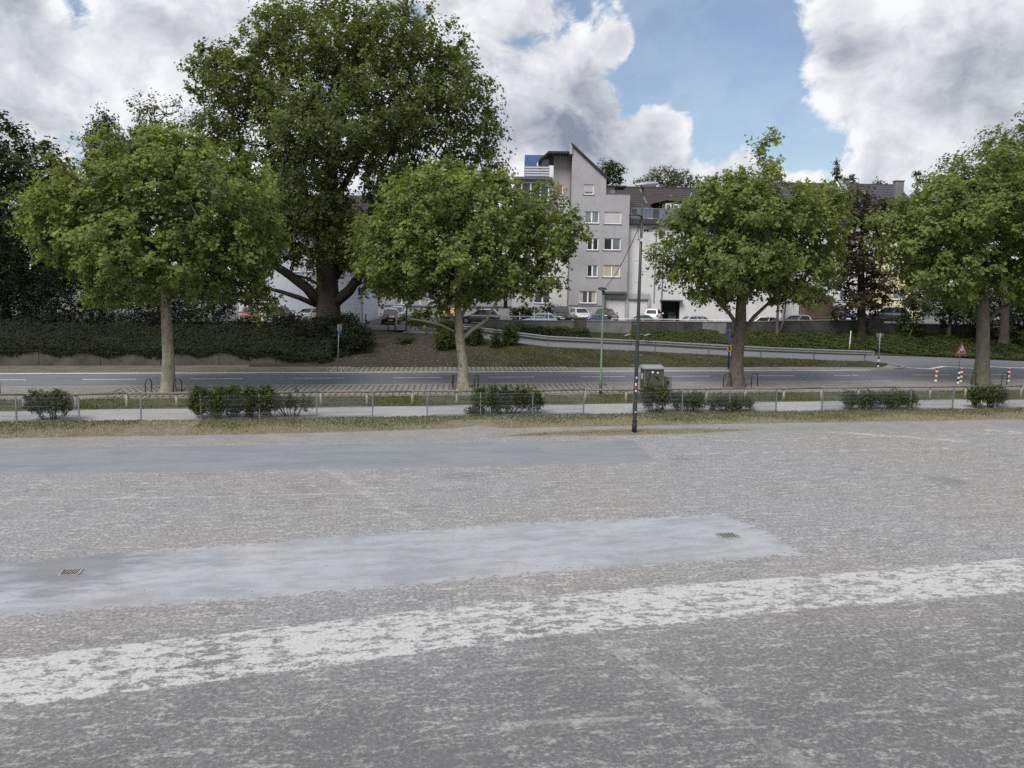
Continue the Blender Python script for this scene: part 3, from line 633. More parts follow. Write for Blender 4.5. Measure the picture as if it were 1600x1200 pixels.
# retaining wall in front of the parking area
t = empty('retaining_wall', W(12, WD)); tag(t, 'long patchy concrete retaining wall below the parked cars', 'wall')
t.rotation_euler = (0, 0, -YAW)
segs = [(-3.0, 5.9, 2.32, 2.34, 'concrete_light'), (7.0, 11.4, 2.38, 2.40, 'concrete_light'), (11.42, 15.6, 2.42, 2.45, 'concrete_dark'), (15.62, 18.2, 2.46, 2.48, 'concrete_dark'), (18.22, 20.5, 2.46, 2.5, 'concrete_light'), (20.52, 25, 2.50, 2.62, 'concrete_dark'), (25.02, 29.5, 2.66, 2.80, 'concrete_dark'), (29.52, 34, 2.82, 2.86, 'concrete_dark'), (35.6, 46, 2.6, 2.6, 'concrete_dark')]
for (a, b, z0, z1, mt) in segs:
    m = MB(); m.raw([(a-12, 0, .4), (b-12, 0, .4), (b-12, 0, z1), (a-12, 0, z0), (a-12, .32, .4), (b-12, .32, .4), (b-12, .32, z1), (a-12, .32, z0)], [(0, 1, 2, 3), (5, 4, 7, 6), (3, 2, 6, 7), (1, 5, 6, 2), (4, 0, 3, 7)])
    w = m.build('wall_section', mt, t); c = MB(); c.raw([(a-12, -.05, z0), (b-12, -.05, z1), (b-12, .37, z1), (a-12, .37, z0), (a-12, -.05, z0+.07), (b-12, -.05, z1+.07), (b-12, .37, z1+.07), (a-12, .37, z0+.07)], [(0, 1, 5, 4), (4, 5, 6, 7), (2, 3, 7, 6), (3, 2, 1, 0), (1, 2, 6, 5), (0, 4, 7, 3)]).build('coping', 'concrete_light', w)
for (a, b, z, mt) in ((5.92, 6.98, 2.68, 'concrete'), (34.02, 35.58, 3.1, 'concrete')):
    m = MB(); m.box(a-12, b-12, -.18, .5, .4, z); p = m.build('pillar', mt, t); bevel(p, .04); MB().box(a-12.08, b-11.92, -.26, .58, z, z+.08).build('pillar_cap', 'concrete_light', p)
# thin white pipe rail on the wall
m = MB(); t2 = empty('pipe_rail', W(7, WD+.16)); t2.rotation_euler = (0, 0, -YAW); tag(t2, 'thin white pipe rail along the top of the retaining wall', 'railing')
MB().tube([(2.5, 0, .86+1.8), (9, 0, .9+1.8), (14.8, 0, .93+1.8)], .03, 6).build('rail', 'white_plastic', t2)
for x in (2.5, 5.5, 8.5, 11.5, 14.6): MB().tube([(x, 0, 2.42), (x, 0, 2.70)], .025, 6).build('post', 'white_plastic', t2)
# white post-and-rail on the left part of the wall
t2 = empty('white_railing', W(-3, WD+.16, 0)); t2.rotation_euler = (0, 0, -YAW); tag(t2, 'white post railing on the wall beside the hedge', 'railing')
for px in (783, 795, 812, 835, 857): l, _ = lz(px, 495, WD); MB().cbox((l+3, 0, 2.75), (.09, .07, .9)).build('post', 'white_plastic', t2)
MB().cbox((2.4, 0, 2.75), (7.0, .05, .07)).build('rail', 'white_plastic', t2)
# crash barrier on the side road's edge
t = empty('crash_barrier', W(15, RN-.45)); t.rotation_euler = (0, 0, -YAW); tag(t, 'galvanised crash barrier with posts along the side road', 'barrier')
posts = [lz(px, 550, RN-.45)[0] for px in (688, 772, 856, 940, 1024, 1108, 1190, 1273, 1353)]
rx = [p for p in posts]+[posts[-1]+.55]
prof = [(-.02, -.16), (.05, -.12), (.05, -.06), (-.02, -.02), (-.02, .02), (.05, .06), (.05, .12), (-.02, .16), (-.045, .16), (.02, .11), (.02, .07), (-.045, .03), (-.045, -.03), (.02, -.07), (.02, -.11), (-.045, -.16)]
for i in range(len(rx)-1):
    a, b = rx[i], rx[i+1]-.02; m = MB(); za, zb = ZR(a)+.80, ZR(b)+.80; n = len(prof)
    m.raw([(a-15, -u, v+za) for u, v in prof]+[(b-15, -u, v+zb) for u, v in prof], [(k, (k+1) % n, (k+1) % n+n, k+n) for k in range(n)]+[tuple(range(n)), tuple(range(n, 2*n))])
    fix_normals(m.build('rail', 'galv', t))
for p in posts: MB().cbox((p-15, .12, ZR(p)+.42), (.10, .12, 1.02)).build('post', 'galv_dull', t)
m = MB().cbox((posts[-1]+.55-15, -.02, ZR(30)+.80), (.22, .1, .36)); m.build('end_cap', 'galv_dull', t)
# dark timber kerb by the upper street
l0, z0 = lz(636, 505, 68.5); l1, z1 = lz(742, 513, 68.0)
t = MB().bar(W(l0, 68.6, z0), W(l1, 68.2, z1), .3, .42).build('timber_barrier', 'wood_dark'); tag(t, 'dark low timber barrier at the edge of the upper street', 'barrier')

# ------------------------------------------------------------------ wire fence along the grass
FY = 36.12
fx = [-14.3+2.42*k for k in range(-6, 23)]
def fsec(k): return (k not in (1, 2, 6, 10, 14, 18))
fence = empty('wire_fence', (0, FY, 0)); tag(fence, 'low grey double-wire mesh fence with some panels missing beside the footpath', 'fence')
pm = None; nm = None
for k, x in zip(range(-6, 23), fx):
    hgt = 1.08
    if pm is None:
        o = MB().box(-.03, .03, -.02, .02, -.05, hgt).build('post', 'galv_dull', fence); pm = o.data; o.location = (x, 0, 0)
    else: o = link('post', pm, None, fence); o.location = (x, 0, 0)
    o.rotation_euler = (0, random.Random(k).uniform(-.02, .02), 0)
    if k < 22 and fsec(k):
        if nm is None:
            m = MB()
            for i in range(48): m.box(.05+i*.05-.0028, .05+i*.05+.0028, -.0028, .0028, .04, 1.03)
            for z in (.07, .25, .45, .65, .85, 1.01):
                m.box(.02, 2.40, -.013, -.006, z-.004, z+.004); m.box(.02, 2.40, .006, .013, z-.004, z+.004)
            o = m.build('mesh_panel', 'galv_dull', fence); nm = o.data
        else: o = link('mesh_panel', nm, None, fence)
        o.location = (x, .0, 0)
# wooden knee rail
rail = empty('wooden_rail', (0, 39.65, 0)); tag(rail, 'weathered round timber rail on short posts between footpath and verge', 'rail')
pxs = [-15.35+2.19*j for j in range(-8, 24)]+[36.4]; pmesh = None
for j, x in enumerate(pxs):
    rr = random.Random(j)
    if pmesh is None:
        o = MB().tube([(0, 0, -.05), (0, 0, .66), (0, 0, .74)], [.065, .065, .05], 9).build('post', 'wood_pale', rail, True); pmesh = o.data
    else: o = link('post', pmesh, None, rail)
    o.location = (x, 0, rr.uniform(-.03, .0)); o.rotation_euler = (rr.uniform(-.03, .03), rr.uniform(-.03, .03), rr.uniform(0, 6))
for j in range(0, len(pxs)-1, 2):
    a, b = pxs[j], pxs[min(j+2, len(pxs)-1)]; rr = random.Random(j+70); dz = rr.uniform(-.015, .02)
    MB().tube([(a+.02, -.06, .69+dz), ((a+b)/2, -.065, .68+rr.uniform(-.02, .01)), (b-.02, -.06, .69+rr.uniform(-.015, .02))], [.052, .056, .05], 9).build('rail', 'wood_grey', rail, True)

# ------------------------------------------------------------------ masts, lamps, signs, bollards
p = gp(991, 676); top = aty(1003, 289, p[1])
mast = empty('lamp_mast', p); tag(mast, 'tall dark green floodlight mast with climbing pegs and stickers', 'lamp post'); HM = top[2]
MB().tube([(0, 0, -.1), (0, 0, .5), (0, 0, HM*.55), (0, 0, HM)], [.085, .085, .065, .045], 14).build('pole', 'paint_mast', mast, True)
MB().tube([(0, 0, 0), (0, 0, .38), (0, 0, .4)], [.10, .10, .085], 14).build('base_sleeve', 'paint_black', mast, True); MB().tube([(0, 0, .44), (0, 0, .52)], .10, 12).build('clamp', 'paint_black', mast)
k = 0; z = 1.95
while z < HM-1.6:
    s = 1 if k % 2 else -1; r_ = .075-.02*z/HM
    MB().tube([(s*r_*.5, 0, z), (s*(r_+.14), 0, z), (s*(r_+.15), 0, z+.03)], .011, 6).build('climbing_peg', 'galv_dull', mast); k += 1; z += .42
for (z, h, mt, ang) in ((1.30, .07, 'red_paint', -1.5), (1.95, .12, 'white_paint', -1.9), (1.82, .10, 'red_paint', -1.9), (1.70, .09, 'white_paint', -1.8), (2.25, .08, 'white_paint', -1.7), (.85, .05, 'white_paint', -1.5)):
    m = MB(); R = .0865-.004*z; vs = []
    for q in (-.45, -.15, .15, .45): vs += [(R*math.cos(ang+q), R*math.sin(ang+q), z), (R*math.cos(ang+q), R*math.sin(ang+q), z+h)]
    m.raw(vs, [(0, 2, 3, 1), (2, 4, 5, 3), (4, 6, 7, 5)]).build('sticker', mt, mast)
def floodlight(parent, c, L, w, h, rz, tilt, mat, cover):
    """ovoid street-lamp head: housing with a lens below"""
    ns, n = 9, 12; vs = []; fs = []
    for i in range(ns):
        t = i/(ns-1); s = max(.12, math.sin(math.pi*(.08+.86*t))**.55)*(1-.25*(1-t))
        for k in range(n):
            a = 2*math.pi*k/n; vs.append((L*(t-.5), w/2*s*math.cos(a), h/2*s*math.sin(a)*(1 if math.sin(a) > 0 else .55)))
    fs = [(i*n+k, i*n+(k+1) % n, (i+1)*n+(k+1) % n, (i+1)*n+k) for i in range(ns-1) for k in range(n)]+[tuple(range(n))[::-1], tuple(range((ns-1)*n, ns*n))]
    o = MB().raw(vs, fs).build('lamp_head', mat, parent, True); o.location = c; o.rotation_euler = (0, tilt, rz)
    lens = MB(); vs = []
    for i in range(6):
        t = .25+.68*i/5
        for k in range(7):
            a = math.pi+math.pi*k/6; s = math.sin(math.pi*(.08+.86*t))**.55; vs.append((L*(t-.5), w*.42*s*math.cos(a), h*.42*s*math.sin(a)-.01))
    lens.raw(vs, [(i*7+k, i*7+k+1, (i+1)*7+k+1, (i+1)*7+k) for i in range(5) for k in range(6)]).build('lens', cover, o, True)
    return o
s_ = p[1]/FOC
floodlight(mast, (.14, -.05, HM+.02), .95, .34, .24, .0, -.10, 'sheet_metal', 'lamp_cover')
floodlight(mast, (-.28, -.06, HM-1.22), .52, .34, .20, math.pi, -.05, 'paint_black', 'lamp_cover')
floodlight(mast, (.36, -.06, HM-1.72), .56, .34, .22, 0, -.22, 'paint_black', 'lamp_cover')
MB().tube([(0, 0, HM-1.22), (-.1, -.03, HM-1.2)], .03, 6).build('bracket', 'galv_dull', mast); MB().tube([(0, 0, HM-1.85), (.16, -.03, HM-1.8)], .03, 6).build('bracket', 'galv_dull', mast)
MB().tube([(-.03, -.05, HM-1.3), (-.16, -.05, HM-1.65), (-.14, -.05, HM-2.1), (-.03, -.05, HM-2.25)], .012, 5).build('loose_wire', 'paint_black', mast)
MB().cbox((0, -.07, HM-2.15), (.12, .08, .12)).build('junction_box', 'shutter', mast)
q = gp(938, 616); qt = aty(941, 452, q[1])
lamp = empty('street_lamp', q); tag(lamp, 'slim green street lamp with small dark head wired to the tall mast', 'lamp post'); HL = qt[2]
MB().tube([(0, 0, -.1), (0, 0, 1.0), (0, 0, 1.02), (0, 0, HL-.2)], [.085, .085, .062, .05], 12).build('pole', 'paint_green', lamp, True)
MB().tube([(0, 0, HL-.28), (0, 0, HL-.05)], .075, 10).build('collar', 'paint_black', lamp)
floodlight(lamp, (-.06, -.03, HL+.02), .48, .38, .22, math.pi*.95, -.08, 'paint_black', 'lamp_cover')
a = np.array([p[0], p[1]-.05, HM-1.35]); b = np.array([q[0], q[1], HL-.02]); ts = np.linspace(0, 1, 14)
m = MB().tube([a+(b-a)*t_+np.array([0, 0, -.35*math.sin(math.pi*t_)]) for t_ in ts], .016, 5); tag(m.build('overhead_cable', 'paint_black'), 'thin black cable strung from the tall mast down to the green lamp', 'cable')
# green pole at the left edge of the view
e_ = empty('green_pole', gp(1, 618)); tag(e_, 'green lamp pole at the far left edge beside the wire fence', 'lamp post'); MB().tube([(-.06, 0, -.1), (-.06, 0, .55), (-.06, 0, 1.1)], [.07, .07, .05], 10).build('pole', 'paint_green', e_, True); MB().tube([(-.06, 0, 1.08), (-.06, 0, 1.2)], [.06, .02], 10).build('cap', 'paint_black', e_)

def pole_thing(name, px, py, base, toppy, r, mat, label, cat, group=None, toppx=None):
    """base: ground point; top height found from the sight line"""
    t = empty(name, base); tag(t, label, cat, group); zt = aty(toppx or px, toppy, base[1]); h = zt[2]-base[2]; dx = float(zt[0]-base[0])
    MB().tube([(0, 0, -.08), (dx*.5, 0, h*.5), (dx, 0, h)], r, 10).build('pole', mat, t, True); return t, h, dx
# sign seen edge-on in front of the ivy
b = gp(527, 580); t, h, dx = pole_thing('sign_post', 527, 580, b, 507, .032, 'galv', 'grey post with a sign seen almost edge-on before the ivy', 'sign', None, 530)
MB().box(-.03, .03, -.28, .28, -.21, .21).build('sign_plate', 'sheet_metal', t).location = (dx+.04, 0, h-.20); MB().box(-.03, .03, -.21, .21, -.10, .10).build('sign_plate', 'sign_blue', t).location = (dx+.03, 0, h-.56)
for o in t.children:
    if o.name.startswith('sign_plate'): o.rotation_euler = (0, 0, -.42)
# parking sign
b = atd(566, 500, 71.0); b[2] = 1.8; t, h, dx = pole_thing('parking_sign', 566, 500, b, 450, .035, 'galv_dull', 'blue square parking sign on a pole right of the huge tree', 'sign', None, 565)
pl = MB().box(-.3, .3, -.03, -.012, -.3, .3).build('sign_plate', 'sign_blue', t); pl.location = (dx, -.03, h-.32)
P_ = MB(); P_.box(-.12, -.04, -.006, .0, -.2, .2); P_.box(-.04, .10, -.006, .0, .13, .2); P_.box(-.04, .10, -.006, .0, -.03, .04); P_.box(.06, .135, -.006, .0, .02, .15); P_.build('letter', 'white_paint', pl).location = (0, -.032, 0)
# posts at the top of the dirt slope
def upper(px, py, dep=69.0): l, z = lz(px, py, dep); return W(l, dep, z)
for (px, py, ty, dep, r, mt, nm_, lab) in ((571.5, 512, 492, 69.6, .06, 'wood_brown', 'wooden_post', 'brown wooden post standing alone right of the hedge top'), (606.5, 515, 494, 68.6, .06, 'rust', 'wooden_post', 'rusty brown post left of the pale forked post'), (617.5, 516, 493, 68.4, .06, 'rust', 'wooden_post', 'thin brown post touching the pale forked post')):
    b = upper(px, py, dep); t, h, dx = pole_thing(nm_, px, py, b, ty, r, mt, lab, 'post', 'posts at the top of the dirt slope', px); MB().tube([(dx, 0, h), (dx, 0, h+.05)], [r*1.15, r*.6], 8).build('cap', mt, t)
b = upper(619.5, 516, 68.3); t, h, dx = pole_thing('pale_post', 620, 516, b, 494, .07, 'wood_pale', 'pale forked timber post at the end of the red barrier bar', 'post', None, 619); MB().tube([(0, 0, h-.15), (-.16, 0, h+.12)], [.06, .05], 8).build('fork', 'wood_pale', t); MB().tube([(0, 0, h-.15), (.14, 0, h+.1)], [.06, .05], 8).build('fork', 'wood_pale', t)
b = upper(634, 524, 67.2); t, h, dx = pole_thing('rusty_pole', 634, 524, b, 474, .065, 'rust', 'tall rusty brown pole with thick foot on the dirt slope', 'pole', None, 636); MB().tube([(0, 0, -.1), (0, 0, .28), (0, 0, .34)], [.17, .16, .10], 10).build('foot', 'wood_dark', t)
a = upper(605, 497, 69.0); b = upper(690, 498.5, 69.0); t = empty('barrier_bar', a); tag(t, 'thin dark red barrier bar across the upper street', 'barrier'); MB().tube([(0, 0, 0), (b-a)*.5+np.array([0, 0, -.03]), b-a], .035, 7).build('bar', 'rust', t); MB().tube([b-a+np.array([0, 0, .1]), b-a+np.array([0, 0, -1.05])], .05, 8).build('post', 'rust', t)
# white bollards far back on the street
for i, (px, py) in enumerate(((642.5, 475), (656.5, 475), (670.5, 474.5), (628, 476))):
    b = atd(px, py, 122.0); bz = b[2]; t = empty('white_bollard', b); tag(t, ['second white bollard from the left at the far end of the street', 'third white bollard from the left at the far end of the street', 'rightmost white bollard at the far end of the street', 'leftmost white bollard at the far end of the street'][i], 'bollard', 'white bollards at the end of the upper street')
    MB().tube([(0, 0, -.1), (0, 0, .8), (0, 0, .86)], [.07, .07, .03], 8).build('post', 'white_paint', t); MB().tube([(0, 0, .55), (0, 0, .68)], .074, 8).build('band', 'galv_dull', t)
# blue post with yellow box
b = gp(1138, 577.5); t, h, dx = pole_thing('blue_post', 1138, 577.5, b, 514, .062, 'blue_paint', 'dark blue post with a small yellow framed box by the third tree', 'post', None, 1140.5)
for (x, z, w_, hh) in ((-.13, h*.52, .06, .42), (.13, h*.52, .06, .42), (0, h*.52+.19, .32, .06), (0, h*.52-.19, .32, .06)): MB().cbox((x+dx*.5, -.08, z), (w_, .05, hh)).build('box_frame', 'yellow_paint', t)
MB().tube([(dx, 0, h-.12), (dx-.28, 0, h-.12), (dx-.33, 0, h+.06)], .022, 6).build('hook', 'galv', t)
# striped bollards and signs right
def striped(name, px, py, toppy, r, mat0, label, group, bands=6, lean=0.0):
    b = gp(px, py); zt = aty(px, toppy, b[1])[2]; t = empty(name, b); tag(t, label, 'bollard', group); t.rotation_euler = (0, lean, 0)
    for k in range(bands): MB().tube([(0, 0, zt*k/bands-(.05 if k == 0 else 0)), (0, 0, zt*(k+1)/bands)], r, 12, cap=True).build('band', mat0[k % 2], t, True)
    MB().tube([(0, 0, zt), (0, 0, zt+.025)], [r, r*.5], 12).build('cap', mat0[bands % 2], t, True); return t
rg = 'striped bollards at the junction'
striped('striped_bollard', 1462, 596.5, 575, .085, ('white_paint', 'red_paint'), 'red and white striped bollard left of the triangular warning sign', rg, 6, .03)
striped('striped_bollard', 1501, 597.5, 576, .085, ('white_paint', 'red_paint'), 'red and white bollard right in front of the warning sign post', rg, 6, .03)
striped('striped_bollard', 1575, 596.5, 576, .085, ('white_paint', 'red_paint'), 'rightmost red and white bollard beyond the fourth tree', rg, 6, .02)
striped('marker_post', 1496.5, 600, 581, .065, ('white_paint', 'black_paint'), 'shorter white and black post beside the warning sign', None, 5, .06)
b = gp(1500, 597.5); b = b+np.array([.02, .25, 0]); t, h, dx = pole_thing('warning_sign', 1500, 597, b, 537, .03, 'galv_dull', 'red bordered triangular uneven road sign on a thin post', 'sign', None, 1502.5)
S = .46; hh = S*2*.866; zc = h-hh+.05; t.rotation_euler = (0, 0, .15)
tri = lambda s, dy: [(-S*s, 0), (S*s, 0), (0, hh*s)]
def triplate(nm, s, z_off, y, mat, par):
    m = MB(); m.prism([(-S*s, 0), (S*s, 0), (S*.06*s, hh*s), (-S*.06*s, hh*s)], 0, .012, lambda u, v, d: (u, d, v)); o = m.build(nm, mat, par); o.location = (dx, y, zc+z_off); return fix_normals(o)
triplate('back_plate', 1.04, -.02, -.055, 'white_paint', t); triplate('border', 1.0, 0, -.07, 'red_paint', t); triplate('sign_face', .70, .11, -.085, 'white_paint', t)
m = MB(); prof = [(-.21, 0)]
for k in range(25):
    u = -.21+.42*k/24; v = .03+.10*max(0, math.sin(math.pi*(u+.20)/.20))*(u < 0)+.10*max(0, math.sin(math.pi*u/.20))*(u >= 0); prof.append((u, v))
prof.append((.21, 0)); m.prism(prof, 0, .006, lambda u, v, d: (u, d, v)); o = fix_normals(m.build('bump_symbol', 'black_paint', t)); o.location = (dx, -.095, zc+.155)
b = gp(1372, 575.5); t, h, dx = pole_thing('sign_post', 1372, 575, b, 520, .035, 'galv', 'grey post on the island tip with the back of a triangular sign', 'sign', None, 1375.5)
m = MB().prism([(-.36, .45), (.36, .45), (.0, -.2)], 0, .012, lambda u, v, d: (u, d, v)); o = fix_normals(m.build('sign_back', 'galv_dull', t)); o.location = (dx, .05, h-.5)
for k in range(4): MB().tube([(dx*.1*k/2, 0, .02+.22*k), (dx*.1*(k+1)/2, 0, .02+.22*(k+1))], .06, 10).build('sleeve', ('white_paint', 'black_paint')[k % 2], t, True)
MB().cbox((dx*.35, -.02, 1.0), (.22, .08, .07)).build('clamp', 'galv', t)
l, z = lz(1327, 549, 73.0); t = empty('marker_pole', W(l, 73.0, z)); tag(t, 'thin white marker pole with yellow foot standing in the ground cover', 'pole'); zt = lz(1328, 517, 73.0)[1]-z
MB().tube([(0, 0, .35*zt), (.03, 0, zt)], .045, 8).build('upper_pole', 'white_paint', t); MB().tube([(-.03, 0, -.1), (0, 0, .35*zt)], .04, 8).build('lower_pole', 'yellow_paint', t)
for (px, py, tx, ty, pw, lab) in ((982.5, 557, 984, 524, -1, 'thin pale stake with a tilted plate left of the tall mast'), (1004, 552, 1007.5, 524, 1, 'thin pale stake with a tilted plate right of the tall mast')):
    y_ = 62.0; b = aty(px, py, y_); tt = aty(tx, ty, y_)-b; t = empty('plate_stake', b); tag(t, lab, 'stake', 'pale stakes on the bank')
    MB().tube([(0, 0, -.3), tt*.6, tt], .012, 6).build('stake', 'galv_dull', t); pl = MB().box(-.26, .26, -.10, .10, -.012, .012).build('plate', 'galv_dull', t); pl.location = tuple(tt+np.array([.18*pw, 0, .04])); pl.rotation_euler = (.3, -.28*pw*-1 if pw < 0 else -.2, .2)
# lantern among the dark trees
l, z = lz(44, 414, 70.0); t = empty('path_lantern', W(l, 70, 1.9)); tag(t, 'dark cone-topped lantern in front of the dark trees on the far left', 'lamp post'); hh = z-1.9
MB().tube([(0, 0, 0), (0, 0, hh-.1)], .05, 8).build('pole', 'paint_black', t); MB().tube([(0, 0, hh-.1), (0, 0, hh+.15)], .12, 10).build('lamp_glass', 'lamp_cover', t); MB().tube([(0, 0, hh+.15), (0, 0, hh+.2), (0, 0, hh+.52)], [.34, .32, .03], 14).build('hood', 'galv_dull', t)
# steel hoops guarding the trees
TREES = [(262, 612), (724, 607), (1151, 604), (1533, 601)]
hoop = None
for i, (x, y, lab) in enumerate(((-11.0, 43.6, 'left of the first plane tree'), (-9.6, 43.6, 'right of the first plane tree'), (4.72, 45.0, 'left of the second plane tree'), (6.05, 45.0, 'right of the second plane tree'), (21.1, 44.9, 'left of the third plane tree'), (22.85, 44.9, 'right of the third plane tree'), (37.55, 44.7, 'left of the fourth plane tree'), (39.75, 44.7, 'right of the fourth plane tree'))):
    t = empty('tree_guard_hoop', (x, y, 0), random.Random(i).uniform(1.0, 1.35) if i < 4 else random.Random(i).uniform(.25, .6)); tag(t, 'dark steel tube hoop '+lab, 'hoop', 'steel hoops beside the street trees')
    pts = [(-.3, 0, -.05), (-.3, 0, .6)]+[(-.3*math.cos(a_), 0, .6+.28*math.sin(a_)) for a_ in np.linspace(.3, math.pi-.3, 7)]+[(.3, 0, .6), (.3, 0, -.05)]
    if hoop is None: o = MB().tube(pts, .028, 8).build('hoop_tube', 'paint_black', t, True); hoop = o.data
    else: link('hoop_tube', hoop, None, t)
    for sx_ in (-.3, .3): MB().tube([(sx_, 0, 0), (sx_, 0, .05)], .055, 8).build('foot', 'kerbstone', t)
# utility cabinet
b = gp(1022, 624); cab = empty('utility_cabinet', (14.95, 40.95, 0), -.06); tag(cab, 'olive green utility cabinet with silver roof and black graffiti', 'cabinet'); HC = 1.62
o = MB().box(-.52, .52, -.42, .42, .12, HC).build('body', 'paint_cab', cab); bevel(o, .02); MB().box(-.55, .55, -.45, .45, -.05, .12).build('plinth', 'concrete', cab)
m = MB(); m.raw([(-.6, -.5, HC), (.6, -.5, HC), (.6, .5, HC), (-.6, .5, HC), (-.58, -.5, HC+.06), (.58, -.5, HC+.06), (.54, .3, HC+.17), (-.54, .3, HC+.17), (.6, .5, HC+.06), (-.6, .5, HC+.06)], [(3, 2, 1, 0), (0, 1, 5, 4), (4, 5, 6, 7), (6, 8, 9, 7), (2, 3, 9, 8), (1, 2, 8, 6, 5), (3, 0, 4, 7, 9)]).build('roof', 'sheet_metal', cab)
MB().box(-.5, -.01, -.432, -.422, .16, HC-.04).build('door', 'paint_cab', cab); MB().box(.01, .5, -.432, -.422, .16, HC-.04).build('door', 'paint_cab', cab)
MB().box(-.545, -.525, -.44, -.42, .12, HC).build('corner_strip', 'sheet_metal', cab); o = MB().box(-.534, -.524, -.1, .2, 1.05, 1.35).build('sticker', 'shutter', cab); MB().box(-.538, -.535, -.02, .12, 1.1, 1.3).build('sticker', 'yellow_paint', cab)
gf = [[(-.32, .75), (-.36, .88), (-.30, .98), (-.36, 1.08), (-.30, 1.18), (-.24, 1.22), (-.27, 1.36), (-.16, 1.45), (-.06, 1.40)], [(-.02, 1.22), (.06, 1.26), (.14, 1.18), (.22, 1.26), (.30, 1.42), (.22, 1.52), (.1, 1.47), (.06, 1.40)], [(.12, 1.16), (.24, 1.08), (.29, .92), (.24, .80), (.28, .70), (.14, .62), (.04, .62)], [(-.32, .75), (-.22, .66), (-.26, .56), (-.36, .52)], [(.04, .62), (.06, .52), (.16, .48)], [(-.22, .66), (-.14, .60)]]
for g_ in gf: MB().tube([(x, -.418, z) for x, z in g_], .046, 6).build('graffiti', 'graffiti', cab)
for (x, z) in ((-.10, 1.46), (.17, 1.44)): MB().tube([(x, -.452, z), (x, -.434, z)], .06, 12).build('graffiti', 'white_paint', cab)
bx = empty('meter_box', (15.95, 41.2, 0), -.34); tag(bx, 'small grey service box right of the utility cabinet', 'box'); o = MB().box(-.2, .2, -.16, .16, 0, 1.1).build('body', 'concrete_light', bx); bevel(o, .015); MB().box(-.23, .23, -.19, .19, 1.1, 1.16).build('lid', 'galv_dull', bx); MB().box(-.06, .06, -.166, -.161, .72, .92).build('sticker', 'graffiti', bx)
# drain grates in the square
for (cx, cy_, L_, Wd, lab) in ((-6.05, 17.42, .34, .34, 'iron drain grate in the dark stain at the left end of the patch'), (8.66, 17.98, .44, .36, 'iron drain grate near the right end of the pale patch')):
    t = empty('drain_grate', (cx, cy_, 0), .05); tag(t, lab, 'grate', 'iron drain grates in the asphalt'); MB().box(-L_/2, L_/2, -Wd/2, Wd/2, .008, .012).build('drain_shade', 'paint_black', t)  # thin black plate on the asphalt, painted as the shade inside the drain
    for (x0, x1, y0, y1) in ((-L_/2-.02, L_/2+.02, -Wd/2-.02, -Wd/2), (-L_/2-.02, L_/2+.02, Wd/2, Wd/2+.02), (-L_/2-.03, -L_/2, -Wd/2, Wd/2), (L_/2, L_/2+.03, -Wd/2, Wd/2)): MB().box(x0, x1, y0, y1, .0, .03).build('frame', 'kerbstone', t)
    for k in range(6): x = -L_/2+L_*k/6+.03; MB().bar((x-.015, -Wd/2, .020), (x+.035, Wd/2, .020), .019, .016).build('bar', 'kerbstone', t)
# timber steps in the dirt slope
for i, (px, py, w_) in enumerate(((592, 522, 1.5), (590, 536, 1.3), (582, 543, 1.2), (577, 550, 1.0))):
    y_ = (66.0, 62.8, 61.2, 60.0)[i]; b = aty(px, py, y_); zz = bank_z(float(b[0]), y_)
    tag(MB().bar((b[0]-w_/2, y_, zz+.02), (b[0]+w_/2, y_+.15, zz+.06), .14, .16).build('timber_step', 'wood_dark'), ['topmost timber step in the dirt slope', 'second timber step from the top of the dirt slope', 'third timber step from the top of the dirt slope', 'lowest timber step beside the ivy'][i], 'step', 'timber steps up the dirt slope')

# ------------------------------------------------------------------ houses
def wall_grid(parent, name, x0, x1, z0, z1, y, holes, mat, depth=.16, side=None):
    """front wall with real openings and reveals; holes (x0,x1,z0,z1)"""
    xs = sorted({x0, x1, *[h[0] for h in holes], *[h[1] for h in holes]}); zs = sorted({z0, z1, *[h[2] for h in holes], *[h[3] for h in holes]})
    xs = [x for x in xs if x0-1e-6 <= x <= x1+1e-6]; zs = [z for z in zs if z0-1e-6 <= z <= z1+1e-6]; m = MB()
    for i in range(len(xs)-1):
        for j in range(len(zs)-1):
            cx, cz = (xs[i]+xs[i+1])/2, (zs[j]+zs[j+1])/2
            if any(h[0] < cx < h[1] and h[2] < cz < h[3] for h in holes): continue
            m.raw([(xs[i], y, zs[j]), (xs[i+1], y, zs[j]), (xs[i+1], y, zs[j+1]), (xs[i], y, zs[j+1])], [(0, 1, 2, 3)])
    for (a, b, c, d) in holes:
        m.raw([(a, y, c), (b, y, c), (b, y, d), (a, y, d), (a, y+depth, c), (b, y+depth, c), (b, y+depth, d), (a, y+depth, d)], [(0, 4, 5, 1), (1, 5, 6, 2), (2, 6, 7, 3), (3, 7, 4, 0)])
    if side is not None: m.raw([(x0, y, z0), (x0, y+side, z0), (x0, y+side, z1), (x0, y, z1), (x1, y, z0), (x1, y+side, z0), (x1, y+side, z1), (x1, y, z1)], [(0, 3, 2, 1), (4, 5, 6, 7), (3, 7, 6, 2), (1, 2, 6, 5)])
    return m.build(name, mat, parent)
